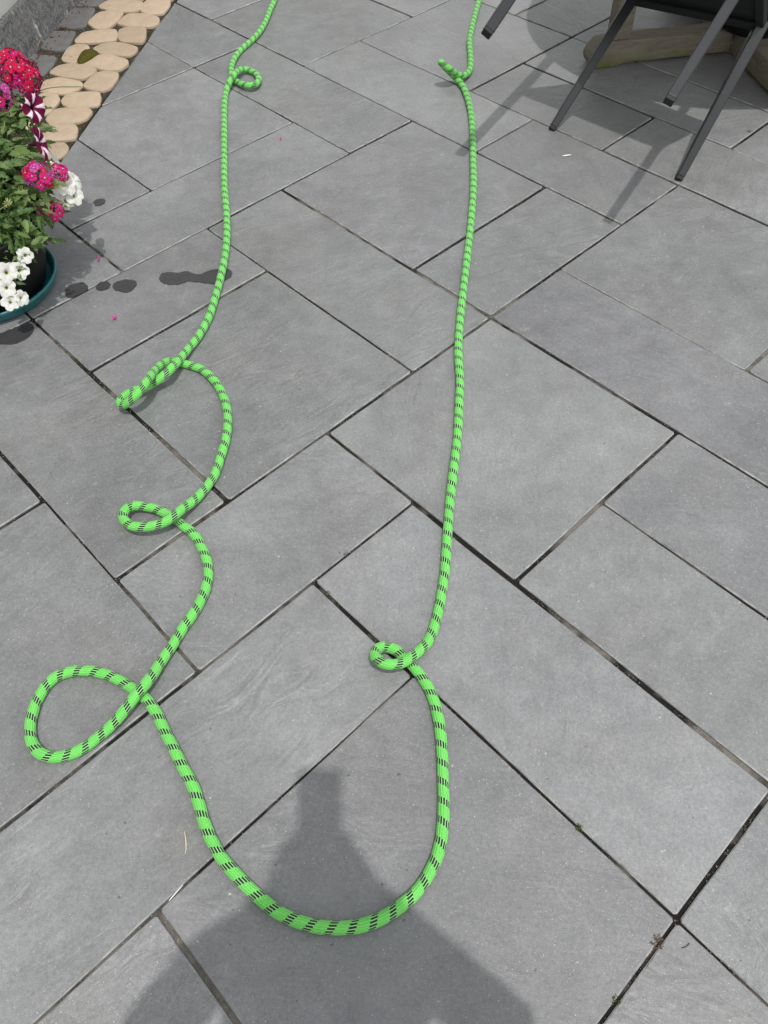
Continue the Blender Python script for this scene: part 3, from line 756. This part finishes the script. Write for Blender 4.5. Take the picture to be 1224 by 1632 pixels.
def umbel(parent, c, axis, rad, nfl, mats, seed, fr=.0085):
    """a domed cluster of five-petalled florets"""
    rr = random.Random(seed); m = MB(); axis = axis.normalized()
    a1 = axis.orthogonal().normalized(); a2 = axis.cross(a1)
    for i in range(nfl):
        t = (i + .5) / nfl; ph = i * 2.39996; th = math.acos(1 - t * 1.08)
        d = (axis * math.cos(th) + (a1 * math.cos(ph) + a2 * math.sin(ph)) * math.sin(th)).normalized()
        p = c + d * rad * rr.uniform(.80, 1.10) - axis * rad * .45
        n = (d + Vector((rr.uniform(-.5, .5), rr.uniform(-.5, .5), rr.uniform(-.2, .4)))).normalized()
        b1 = n.orthogonal().normalized(); b2 = n.cross(b1); rot = rr.uniform(0, 6.28); mi = rr.choices(range(len(mats)), weights=[w_ for _, w_ in mats])[0]
        low = t > .62
        if low: mi = len(mats) - 1
        r_ = fr * rr.uniform(.7, 1.2)
        for k in range(5):
            an = rot + k * 2 * math.pi / 5
            def P(da, q, h): return p + (b1 * math.cos(an + da) + b2 * math.sin(an + da)) * r_ * q + n * r_ * h
            m.add([P(0, .08, -.02), P(-.50, .50, .10), P(-.58, .92, .06), P(-.20, 1.08, -.06), P(0, .96, 0.02), P(.20, 1.08, -.06), P(.58, .92, .06), P(.50, .50, .10)],
                  [(0, 1, 2, 3, 4), (0, 4, 5, 6, 7)], mi)
        e = [p + n * r_ * .16 + (b1 * math.cos(q * 1.257) + b2 * math.sin(q * 1.257)) * r_ * .15 for q in range(5)]
        m.add(e, [(0, 1, 2, 3, 4)], len(mats))
        m.tube([c - axis * rad * .7, p - n * .001], .0009, 4, len(mats) + 1, False)
    base = Vector((c.x * .35 + PC.x * .65, c.y * .35 + PC.y * .65, .24))
    m.tube([base, base.lerp(c, .5) + Vector((0, 0, .02)), c - axis * rad * .7], .0016, 5, len(mats) + 1, False)
    return m.build('flower_cluster', [q for q, _ in mats] + [M_EYE, M_STEM], parent)
tocam = lambda p: (EYE - p).normalized()
def ax(p, out=.5, cam_=.6, up=.6): 
    o = (p - CEN); o.z = 0
    return (o.normalized() * out + tocam(p) * cam_ + Vector((0, 0, up))).normalized()
for (x, y, z, rad, n, mats, sd_, fr) in (
  (27, 107, .500, .058, 62, [(M_RED, 5), (M_PINK, 2), (M_DEEP, 1)], 1, .0125),
  (0, 150, .475, .034, 18, [(M_PINK, 2), (M_MAG, 2)], 2, .0115),
  (62, 277, .350, .036, 19, [(M_RED, 2), (M_PINK, 3), (M_MAG, 1)], 3, .0130),
  (95, 273, .310, .024, 11, [(M_PINK, 2), (M_PINK, 1)], 4, .0115),
  (87, 332, .255, .027, 12, [(M_DEEP, 2), (M_PINK, 2)], 5, .0120),
  (58, 334, .270, .012, 4, [(M_DEEP, 2), (M_DEEP, 1)], 6, .0060),
  (66, 199, .380, .013, 4, [(M_MAG, 1), (M_DEEP, 1)], 7, .0085)):
    p = at(x, y, z); umbel(verbena, p, ax(p), rad, n, mats, sd_, fr)
def spent(x, y, z, rad, sd_):
    rr = random.Random(sd_); c = at(x, y, z); A_ = ax(c); m = MB(); a1 = A_.orthogonal().normalized(); a2 = A_.cross(a1)
    for i in range(16):
        ph = i * 2.4; th = rr.uniform(.2, 1.35); d = A_ * math.cos(th) + (a1 * math.cos(ph) + a2 * math.sin(ph)) * math.sin(th)
        m.tube([c, c + d * rad * .6, c + d * rad * rr.uniform(.85, 1.1)], [.0007, .0014, .0008], 5)
    b_ = Vector((c.x * .4 + PC.x * .6, c.y * .4 + PC.y * .6, .24)); m.tube([b_, c], .0013, 5)
    m.build('seed_head', M_YG, verbena)
spent(10, 184, .43, .022, 1); spent(34, 307, .31, .020, 2); spent(85, 298, .29, .018, 3); spent(12, 325, .33, .014, 4)
# long thin stalk arching over the cobbles and a hair-like tendril
m = MB(); m.tube(catmull([at(8, 235, .36), at(22, 180, .42), at(48, 153, .43), at(80, 140, .42), at(132, 138, .40)], .01), [.0014] * 0 or .0013, 5); m.build('stalk', M_STEM, verbena)
m = MB(); m.tube(catmull([at(98, 291, .27), at(112, 289, .27), at(126, 289, .265), at(133, 293, .26)], .006), .0006, 4); m.build('tendril', M_BARK, verbena)

def trumpet(parent, c, axis, rad, mat, seed, depth=.9, throat=None, open_=1.0):
    rr = random.Random(seed); axis = axis.normalized(); a1 = axis.orthogonal().normalized(); a2 = axis.cross(a1)
    na = 40; prof = [(.05, -depth), (.12, -.5 * depth), (.20, -.2), (.42, -.05), (.74, .02), (1.0, -.03)]
    V = []; fs = []; uvs = []; ph0 = rr.uniform(0, 6.28)
    for ri, (r, z) in enumerate(prof):
        for k in range(na):
            an = 2 * math.pi * k / na
            lob = 1 + (.10 * math.cos(5 * an) - .05 * math.cos(10 * an)) * (r > .3) * r
            zz = z + (.07 * math.cos(5 * an + 3.1) + .05 * math.sin(3 * an + ph0)) * r * (r > .3)
            V.append(c + (a1 * math.cos(an + ph0) + a2 * math.sin(an + ph0)) * rad * r * lob * (open_ if r > .3 else 1) + axis * rad * zz)
    for i in range(len(prof) - 1):
        for k in range(na):
            k2 = (k + 1) % na; fs.append((i * na + k, i * na + k2, (i + 1) * na + k2, (i + 1) * na + k))
            r0, r1 = prof[i][0], prof[i + 1][0]; u0, u1 = k / na, (k + 1) / na
            uvs.append([(u0, r0), (u1, r0), (u1, r1), (u0, r1)])
    m = MB()
    for f_, u_, i in zip(fs, uvs, range(len(fs))): pass
    m.add(V, fs, 0, uvs)
    if throat:
        for i in range(na * 2): m.m[i] = 1
    b_ = c - axis * rad * depth
    q = Vector((b_.x * .5 + PC.x * .5, b_.y * .5 + PC.y * .5, max(.2, b_.z - .03)))
    m.tube([b_ + axis * rad * .05, b_ - axis * .006], [.0022, .003], 6, 2)
    m.tube(catmull([b_, b_.lerp(q, .5) + Vector((0, 0, .012)), q], .015), .0011, 5, 2, False)
    return m.build('flower', [mat, throat or mat, M_STEM], parent, smooth=True)
def T(parent, x, y, z, rad, mat, sd_, out=.4, cam_=.8, up=.4, throat=None, tilt=(0, 0, 0), open_=1.0):
    p = at(x, y, z); trumpet(parent, p, ax(p, out, cam_, up) + Vector(tilt), rad, mat, sd_, .9, throat, open_)
T(striped, 55, 171, .458, .035, M_STRIPE, 1, .7, .7, -.1)
T(striped, 67, 228, .400, .040, M_STRIPE, 2, 1.0, .15, .1, None, (.8, .2, 0))
T(striped, 20, 155, .445, .036, M_STRIPE, 3, .2, .3, .3, None, (.5, .6, .1))
T(striped, 78, 203, .360, .020, M_STRIPE, 4, 1.0, .1, .0, None, (1, .1, -.2), .6)
T(striped, 12, 168, .43, .030, M_STRIPE, 5, .4, .6, .2)
for i, (x, y, z, r_, o_, c_, tl) in enumerate(((88,252,.300,.031,.9,.3,(.5,.5,.2)),(103,293,.275,.030,.5,.8,(0,0,0)),(119,287,.255,.027,.8,.4,(.4,.2,.2)),(118,311,.240,.026,.5,.8,(.1,0,0)),(106,320,.235,.022,.4,.9,(0,0,-.2)),
      (40,407,.205,.0200,.3,.9,(0,-.1,0)),(31,431,.180,.0235,.3,.9,(.1,0,0)),(10,434,.180,.0255,.2,1.0,(0,0,0)),(10,459,.150,.0235,.2,1.0,(0,-.2,0)),(16,481,.120,.0225,.2,1.0,(0,0,.2)),(35,475,.120,.020,.7,.4,(.5,.2,0)))):
    T(whitep, x, y, z, r_, M_WHITE, 30 + i, o_, c_, .3, M_THROAT, tl)
T(whitep, 112, 331, .225, .010, M_YG, 50, .8, .3, -.4, None, (0, 0, 0), .5)
T(whitep, 83, 268, .300, .020, M_WHITE, 51, .6, .6, .3, M_THROAT)
m = MB()
for pl in ([(30,330,.24),(25,380,.225),(32,408,.20),(25,440,.165),(22,470,.12)], [(8,340,.24),(5,390,.22),(8,440,.16),(10,478,.105)], [(70,290,.28),(90,290,.27),(105,305,.23)]):
    pts = catmull([at(*q) for q in pl], .012); m.tube(pts, .0012, 5)
    for j, p in enumerate(pts):
        if j % 1 == 0 and (p.z < .235):
            for q in range(3):
                d = Vector((rl.uniform(-1, 1), rl.uniform(-1, .2), rl.uniform(-.2, .9))).normalized()
                if rl.random() < (.95 if p.z > .17 else .30): put('leaf', LEAVES2[rl.randrange(2)], whitep, p, d, Vector((.1, -.6, 1)), rl.uniform(.8, 1.2))
m.build('trailing_stems', M_STEM, whitep)

# ------------------------------------------------------------------ garden chair tipped forward against the table
A1 = Vector((.344, 2.412, .439)); A2 = Vector((.757, 2.002, .435)); LD = Vector((.562, .720, .407)).normalized()
F1 = Vector((.627, 2.685, .0)); F2 = Vector((.981, 2.347, .0))
P1 = A1 + LD * .48; P2 = A2 + LD * .48                      # rear corners of the seat
K1 = Vector((.885, 2.905, .317)); K2 = Vector((1.190, 2.571, .362))   # front corners of the seat
chair = empty('garden_chair', (F1 + F2) / 2); tag(chair, 'charcoal metal garden chair tipped forward against the table, rear legs in the air', 'chair')
def bar(p, q, w0, w1, name, mat=None, side=None, capl=.012, par=None):
    """square tube from foot p to top q, tapering from w0 at the foot"""
    p, q = Vector(p), Vector(q); t = (q - p).normalized()
    s = side - side.dot(t) * t; s.normalize(); u = t.cross(s)
    m = MB(); V = []
    for c, w_ in ((p, w0), (q, w1)):
        V += [c + (sx * s + sy * u) * w_ / 2 for sx, sy in ((-1, -1), (1, -1), (1, 1), (-1, 1))]
    m.add(V, [(0, 1, 5, 4), (1, 2, 6, 5), (2, 3, 7, 6), (3, 0, 4, 7), (3, 2, 1, 0), (4, 5, 6, 7)])
    o = m.build(name, mat or M_METAL, par or chair, bevel=.0035)
    if capl:
        m2 = MB(); V = []
        for c, w_ in ((p - t * capl * .9, w0 * .93), (p + t * .002, w0 * .93)):
            V += [c + (sx * s + sy * u) * w_ / 2 for sx, sy in ((-1, -1), (1, -1), (1, 1), (-1, 1))]
        m2.add(V, [(0, 1, 5, 4), (1, 2, 6, 5), (2, 3, 7, 6), (3, 0, 4, 7), (3, 2, 1, 0), (4, 5, 6, 7)]); m2.build('foot_cap', M_CAPS, o, bevel=.003)
    return o
side = (A2 - A1).normalized()
S1 = A1 + LD * 1.02; S2 = A2 + LD * 1.02                    # top of the back, leaning over the table
rollv = lambda t_, a_: Matrix.Rotation(R(a_), 3, t_) @ side
bar(A1, S1, .031, .036, 'leg', side=rollv(LD, 38)); bar(A2, S2, .027, .034, 'leg', side=Vector((0, -.47, .84)).cross(LD))
d1 = (K1 - F1).normalized(); d2 = (K2 - F2).normalized()
bar(F1 + d1 * .014, K1 + d1 * .01, .024, .035, 'leg', side=rollv(d1, 35)); bar(F2 + d2 * .014, K2 + d2 * .01, .025, .037, 'leg', side=rollv(d2, 30))
for a_, b_ in ((P1, P2), (K1, K2), (P1, K1), (P2, K2)): bar(a_, b_, .026, .026, 'seat_rail', M_FABRIC, side=LD, capl=0)
bar(S1, S2, .030, .030, 'back_rail', side=LD, capl=0)
def panel(name, a_, b_, c_, d_, sag):
    m = MB(); V = []; nn = (b_ - a_).cross(d_ - a_).normalized()
    for i in range(9):
        for j in range(9):
            u_, v_ = i / 8, j / 8; V.append(a_.lerp(b_, u_).lerp(d_.lerp(c_, u_), v_) + nn * sag * math.sin(math.pi * u_) * math.sin(math.pi * v_))
    m.add(V, [(i * 9 + j, i * 9 + j + 1, (i + 1) * 9 + j + 1, (i + 1) * 9 + j) for i in range(8) for j in range(8)])
    o = m.build(name, M_FABRIC, chair, smooth=True); sm = o.modifiers.new('thick', 'SOLIDIFY'); sm.thickness = .006; return o
panel('seat', P1, P2, K2, K1, .012)
panel('backrest', A1 + LD * .80, A2 + LD * .80, S2, S1, .02)

# ------------------------------------------------------------------ round wooden table
TC = Vector((1.42, 3.235, 0)); TOP = .735; TR = .695
table = empty('garden_table', TC); tag(table, 'round weathered wooden garden table with crossed foot beams', 'table')
bx_ = (Vector((1.356, 3.26, 0)) - Vector((.83, 3.185, 0))); bd = bx_.normalized(); be = Vector((bd.y, -bd.x, 0))
def beam(name, c, d, L, hw, z0, z1, parent):
    """foot beam running out from c along d, with a rounded end on a small pad"""
    s = Vector((-d.y, d.x, 0)); prof = []
    prof += [(0, z0 + .012), (L - .15, z0 + .012), (L - .10, z0 + .002), (L - .03, z0), (L - .008, z0 + .012), (L, z0 + .035), (L - .008, z0 + .058), (L - .035, z1 - .004), (L - .07, z1), (0, z1)]
    m = MB(); n = len(prof); V = [c + d * x + s * sg * hw + Vector((0, 0, z)) for sg in (-1, 1) for x, z in prof]
    m.add(V, [tuple(range(n)), tuple(range(2 * n - 1, n - 1, -1))] + [(i, n + i, n + (i + 1) % n, (i + 1) % n) for i in range(n)])
    o = m.build(name, M_WOOD, parent, bevel=.006); return o
for d, L in ((-bd, .60), (be, .60), (bd, .60), (-be, .60)):
    beam('foot_beam', TC + d * .04, d, L - .04, .041, 0, .092, table)
for d in (-bd, be, bd, -be):
    q = TC + d * .485
    s = Vector((-d.y, d.x, 0)); m = MB(); m.box(q + Vector((0, 0, .092 + (TOP - .10 - .092) / 2)), d * .036, s * .030, Vector((0, 0, (TOP - .10 - .092) / 2))); m.build('post', M_WOOD, table, bevel=.004)
m = MB(); m.box(TC + Vector((0, 0, TOP - .064)), bd * .62, be * .035, Vector((0, 0, .034))); m.build('bearer', M_WOOD, table, bevel=.004)
m = MB(); m.box(TC + Vector((0, 0, TOP - .064)) - be * .33, be * .29, bd * .035, Vector((0, 0, .034))); m.build('bearer', M_WOOD, table, bevel=.004)
m = MB(); m.box(TC + Vector((0, 0, TOP - .064)) + be * .33, be * .29, bd * .035, Vector((0, 0, .034))); m.build('bearer', M_WOOD, table, bevel=.004)
nsl = 15; wd = 2 * TR / nsl
for i in range(nsl):
    y0 = -TR + i * wd + .0022; y1 = y0 + wd - .0044
    def hl(y): return math.sqrt(max(TR * TR - y * y, .0001))
    V = []
    for z in (TOP - .028, TOP):
        ys = [y0 + (y1 - y0) * k / 4 for k in range(5)]
        V += [TC + bd * (-hl(y)) + be * y + Vector((0, 0, z)) for y in ys] + [TC + bd * hl(y) + be * y + Vector((0, 0, z)) for y in reversed(ys)]
    m = MB(); m.add(V, [tuple(range(10)), tuple(range(19, 9, -1))] + [(k, 10 + k, 10 + (k + 1) % 10, (k + 1) % 10) for k in range(10)]); m.build('slat', M_WOOD, table)
# parasol base standing on the foot beams under the table
PB = TC + Vector((.035, -.015, .092)); m = MB()
base = empty('parasol_base', PB); tag(base, 'round black parasol base standing on the foot beams under the table', 'parasol base')
lathe(m, PB, [(.001, .001), (.118, .001), (.135, .02), (.142, .08), (.140, .125), (.132, .138), (.120, .140), (.112, .125), (.05, .115), (.001, .114)], 48); m.build('weight', M_BLACKPOT, base, smooth=True)
m = MB(); lathe(m, PB, [(.028, .110), (.028, .40), (.023, .40), (.023, .12)], 24); m.build('sleeve', M_METAL, base, smooth=True)

# ------------------------------------------------------------------ small litter
def sliver(name, pts, z, r0, mat, label, cat, group=None):
    m = MB(); P = catmull([at(x, y, z) for x, y in pts], .004); n = len(P)
    m.tube(P, [r0 * (.35 + .65 * math.sin(math.pi * min(.97, (i + .4) / n))) for i in range(n)], 6)
    return tag(m.build(name, mat, smooth=True, origin=P[0] - Vector((0, 0, z))), label, cat, group)
sliver('straw', [(293.5, 1323), (296, 1338), (296.5, 1350), (295, 1363)], .0018, .0011, M_STRAW, 'pale straw lying on the slab left of the bottom rope bend', 'straw')
sliver('straw', [(292, 1410), (281, 1422), (268, 1437)], .0018, .0011, M_PALE, 'white sliver lying along the joint near the bottom left corner', 'straw')
sliver('straw', [(896, 248.5), (904, 247.5), (912, 246.5)], .0026, .0024, M_PALE, 'white stick on the paving between the two standing chair legs', 'stick')
sliver('twig', [(1086, 1511), (1093, 1509), (1099, 1503)], .002, .0010, M_BARK, 'short dark curved twig near the crossing joints at bottom right', 'twig')
sliver('straw', [(99, 1066), (99.5, 1073)], .003, .0012, M_STRAW, 'tiny straw inside the top of the large left rope loop', 'straw')
def blossom(x, y, label, sd_, r_=.006):
    p = at(x, y, .006); rr = random.Random(sd_); m = MB()
    for k in range(5):
        an = k * 1.257 + rr.uniform(0, .5); d = Vector((math.cos(an), math.sin(an), .2)); s = Vector((-d.y, d.x, 0))
        m.add([p, p + d * r_ * .6 - s * r_ * .35, p + d * r_ + Vector((0, 0, .002)), p + d * r_ * .6 + s * r_ * .35], [(0, 1, 2, 3)], k % 2)
    m.tube([p + Vector((0, 0, -.004)), p + Vector((.002, .012, .004))], .0012, 5, 1)
    tag(m.build('fallen_blossom', [M_PINK, M_MAG], origin=Vector((p.x, p.y, 0))), label, 'blossom', 'fallen blossoms')
blossom(156, 414, 'fallen pink blossom on the slab right of the black pot', 1); blossom(182, 507, 'fallen pale pink blossom on the slab below the wet patches', 2, .0075); blossom(447, 221, 'fallen dark pink blossom on the slab near the upper left rope', 3, .0045)
def clump(name, x, y, rad, n, mat, label, cat, sd_, flat=.5, z0=0.0):
    rr = random.Random(sd_); c = at(x, y, z0); m = MB()
    for i in range(n):
        a_ = rr.uniform(0, 6.28); q = rad * math.sqrt(rr.random()); p = c + Vector((q * math.cos(a_), q * math.sin(a_), 0))
        d = Vector((rr.uniform(-1, 1), rr.uniform(-1, 1), rr.uniform(.15, 1) * flat * 2)).normalized(); L = rad * rr.uniform(.35, .8); s = d.orthogonal().normalized() * L * .22
        m.add([p - s, p + s, p + d * L * .6 + s * .9, p + d * L, p + d * L * .6 - s * .9], [(0, 1, 2, 3, 4)])
    return tag(m.build(name, mat, origin=c), label, cat)
clump('weed_tuft', 1046, 1501, .010, 44, M_DRY, 'dry brown weed tuft in the wide joint at bottom right', 'weed', 1, .3)
clump('weed_tuft', 982, 1595, .007, 24, M_MOSSG, 'tiny green weed in the joint at the bottom edge', 'weed', 2)
clump('weed_tuft', 923, 1319, .008, 30, M_MOSSG, 'small green moss tuft in the middle of the long thin joint', 'moss', 3)
clump('weed_tuft', 523, 945, .005, 26, M_GRITTY, 'small dry clump in the short dark joint above the lower right loop', 'weed', 4)
clump('weed_tuft', 551, 884, .005, 26, M_GRITTY, 'small dry clump in the joint left of the right rope', 'weed', 5)
clump('weed_tuft', 1194, 210, .008, 30, M_DRY, 'brown debris in the joint beside the right table foot', 'debris', 6)
# dead leaf at the wall foot
m = MB(); c = at(61, 74, .01); L = .035
m.add([c, c + Vector((.006, .010, .010)), c + Vector((.012, .028, .022)), c + Vector((.010, .040, .016)), c + Vector((.000, .026, .008)), c + Vector((-.004, .012, .002))], [(0, 1, 2, 3), (0, 3, 4, 5)])
tag(m.build('fallen_leaf', M_DEADLEAF, origin=Vector((c.x, c.y, 0))), 'curled orange dead leaf at the foot of the house wall', 'leaf')
# moss cushion among the beige cobbles
mp_ = chaikin([at(x / Z1, y / Z1, .004) for x, y in [(500,398),(520,360),(560,330),(600,322),(640,340),(632,362),(590,392),(545,415),(512,420)]], 2)
n = len(mp_); cen = sum(mp_, Vector((0, 0, 0))) / n; m = MB(); V = []; rr = random.Random(4)
for sc, z in ((1.05, -.004), (1.0, .006), (.8, .014), (.5, .018), (.2, .0195)):
    V += [Vector((cen.x + (p.x - cen.x) * sc, cen.y + (p.y - cen.y) * sc, z + rr.uniform(-.0012, .0012))) for p in mp_]
m.add(V, [(r * n + i, r * n + (i + 1) % n, (r + 1) * n + (i + 1) % n, (r + 1) * n + i) for r in range(4) for i in range(n)] + [tuple(4 * n + i for i in range(n))])
tag(m.build('moss_cushion', M_MOSS, smooth=True, origin=cen), 'olive moss cushion between the beige cobbles', 'moss')

# ------------------------------------------------------------------ the photographer, standing behind the camera
def person():
    root = empty('person', (0.0, -.33, 0)); tag(root, 'person in dark clothes holding a phone, casting the shadow at the bottom edge', 'person')
    J = {}; order = []; edges = []; rad = []
    def j(n, p, r, par=None):
        J[n] = len(order); order.append(Vector(p)); rad.append(r)
        if par: edges.append((J[par], J[n]))
    j('pelvis', (0, -.30, .86), (.150, .105)); j('waist', (0, -.29, 1.02), (.130, .095), 'pelvis'); j('chest', (-.015, -.25, 1.19), (.20, .115), 'waist')
    j('collar', (-.005, -.215, 1.315), (.100, .078), 'chest'); j('neck', (.005, -.205, 1.39), (.052, .052), 'collar'); j('skull0', (.008, -.200, 1.455), (.066, .075), 'neck'); j('skull1', (.008, -.195, 1.525), (.076, .090), 'skull0'); j('skull2', (.008, -.198, 1.575), (.055, .065), 'skull1')
    j('nose', (.008, -.100, 1.495), (.012, .012), 'skull0')
    for sg, nm in ((-1, 'l'), (1, 'r')):
        j(nm + 'sh', (sg * .160 - .022, -.225, 1.270), (.056, .056), 'collar'); j(nm + 'el', (sg * .292 - .020, -.275, 1.03), (.055, .055), nm + 'sh'); j(nm + 'wr', (sg * .066, -.135, 1.275), (.027, .030), nm + 'el'); j(nm + 'pa', (sg * .044, -.100, 1.322), (.024, .020), nm + 'wr')
        for q in range(4):
            j('%sf%d' % (nm, q), (sg * .042, -.096 + .004 * q, 1.322 + .011 * q), (.009, .009), nm + 'pa')
            j('%sg%d' % (nm, q), (sg * .022, -.086 + .008 * q, 1.318 + .013 * q), (.008, .008), '%sf%d' % (nm, q))
        j(nm + 'th', (sg * .040, -.118, 1.340), (.010, .010), nm + 'pa'); j(nm + 'th2', (sg * .026, -.112, 1.356), (.009, .009), nm + 'th')
        j(nm + 'hip', (sg * .085, -.345, .80), (.092, .092), 'pelvis'); j(nm + 'kn', (sg * .10, -.335, .45), (.060, .060), nm + 'hip'); j(nm + 'an', (sg * .105, -.37, .085), (.038, .038), nm + 'kn'); j(nm + 'he', (sg * .107, -.375, .038), (.036, .036), nm + 'an'); j(nm + 'to', (sg * .12, -.20, .030), (.036, .028), nm + 'he')
    me = bpy.data.meshes.new('body'); off = Vector(root.location)
    me.from_pydata([tuple(p - off) for p in order], edges, [])
    o = link('body', me, root)
    md = o.modifiers.new('skin', 'SKIN'); ss = o.modifiers.new('sub', 'SUBSURF'); ss.levels = 2; ss.render_levels = 2
    if not me.skin_vertices: 
        bm = bmesh.new(); bm.from_mesh(me); bm.verts.layers.skin.verify(); bm.to_mesh(me); bm.free()
    for i, r_ in enumerate(rad):
        me.skin_vertices[0].data[i].radius = r_; me.skin_vertices[0].data[i].use_root = (i == 0)
    dg = bpy.context.evaluated_depsgraph_get(); ev = o.evaluated_get(dg); nm_ = bpy.data.meshes.new_from_object(ev)
    o.modifiers.clear(); o.data = nm_
    sk = simple('skin', (.48, .29, .21), .55, .4, .06, 30); top = simple('navy_jersey', (.03, .04, .07), .85, .2, .2, 400, .3, 700); tr = simple('dark_denim', (.05, .06, .085), .85, .2, .2, 300, .3, 600); sh = simple('shoe_leather', (.04, .035, .03), .5, .4)
    for mm in (sk, top, tr, sh): nm_.materials.append(mm)
    for p in nm_.polygons:
        c = p.center + off; p.use_smooth = True
        if c.z > 1.375: k = 0
        elif c.y > -.13 and c.z > 1.0: k = 0
        elif c.z > .90: k = 1
        elif c.z > .10: k = 2
        else: k = 3
        p.material_index = k
    m = MB(); V = []; fs = []; hc = Vector((.006, -.212, 1.535)); nu, nv = 28, 14
    for i in range(nv + 1):
        th = i / nv * 2.5
        for k in range(nu):
            an = 2 * math.pi * k / nu; cut = 1.0 if math.sin(an) < .45 else .50
            t2 = th * cut; low = max(0, t2 - 1.5); V.append(hc + Vector(((.084 * math.sin(min(t2, 1.6)) + .03 * low) * math.cos(an), (.098 * math.sin(min(t2, 1.6)) + .01 * low) * math.sin(an), .094 * math.cos(min(t2, 1.6)) - .19 * low)))
    for i in range(nv):
        for k in range(nu): fs.append((i * nu + k, i * nu + (k + 1) % nu, (i + 1) * nu + (k + 1) % nu, (i + 1) * nu + k))
    m.add(V, fs); m.build('hair', simple('brown_hair', (.06, .04, .025), .6, .3, .3, 300), root, smooth=True)
person()
m = MB(); pc = EYE - FWD * .012 - UPV * .052
m.box(pc, RGT * .0395, UPV * .0765, FWD * .004); tag(m.build('phone', M_BLACKPOT, origin=pc, bevel=.003), 'black phone held upright in both hands behind the camera', 'phone')

scene.render.engine = 'CYCLES'
scene.render.resolution_x = 768; scene.render.resolution_y = 1024
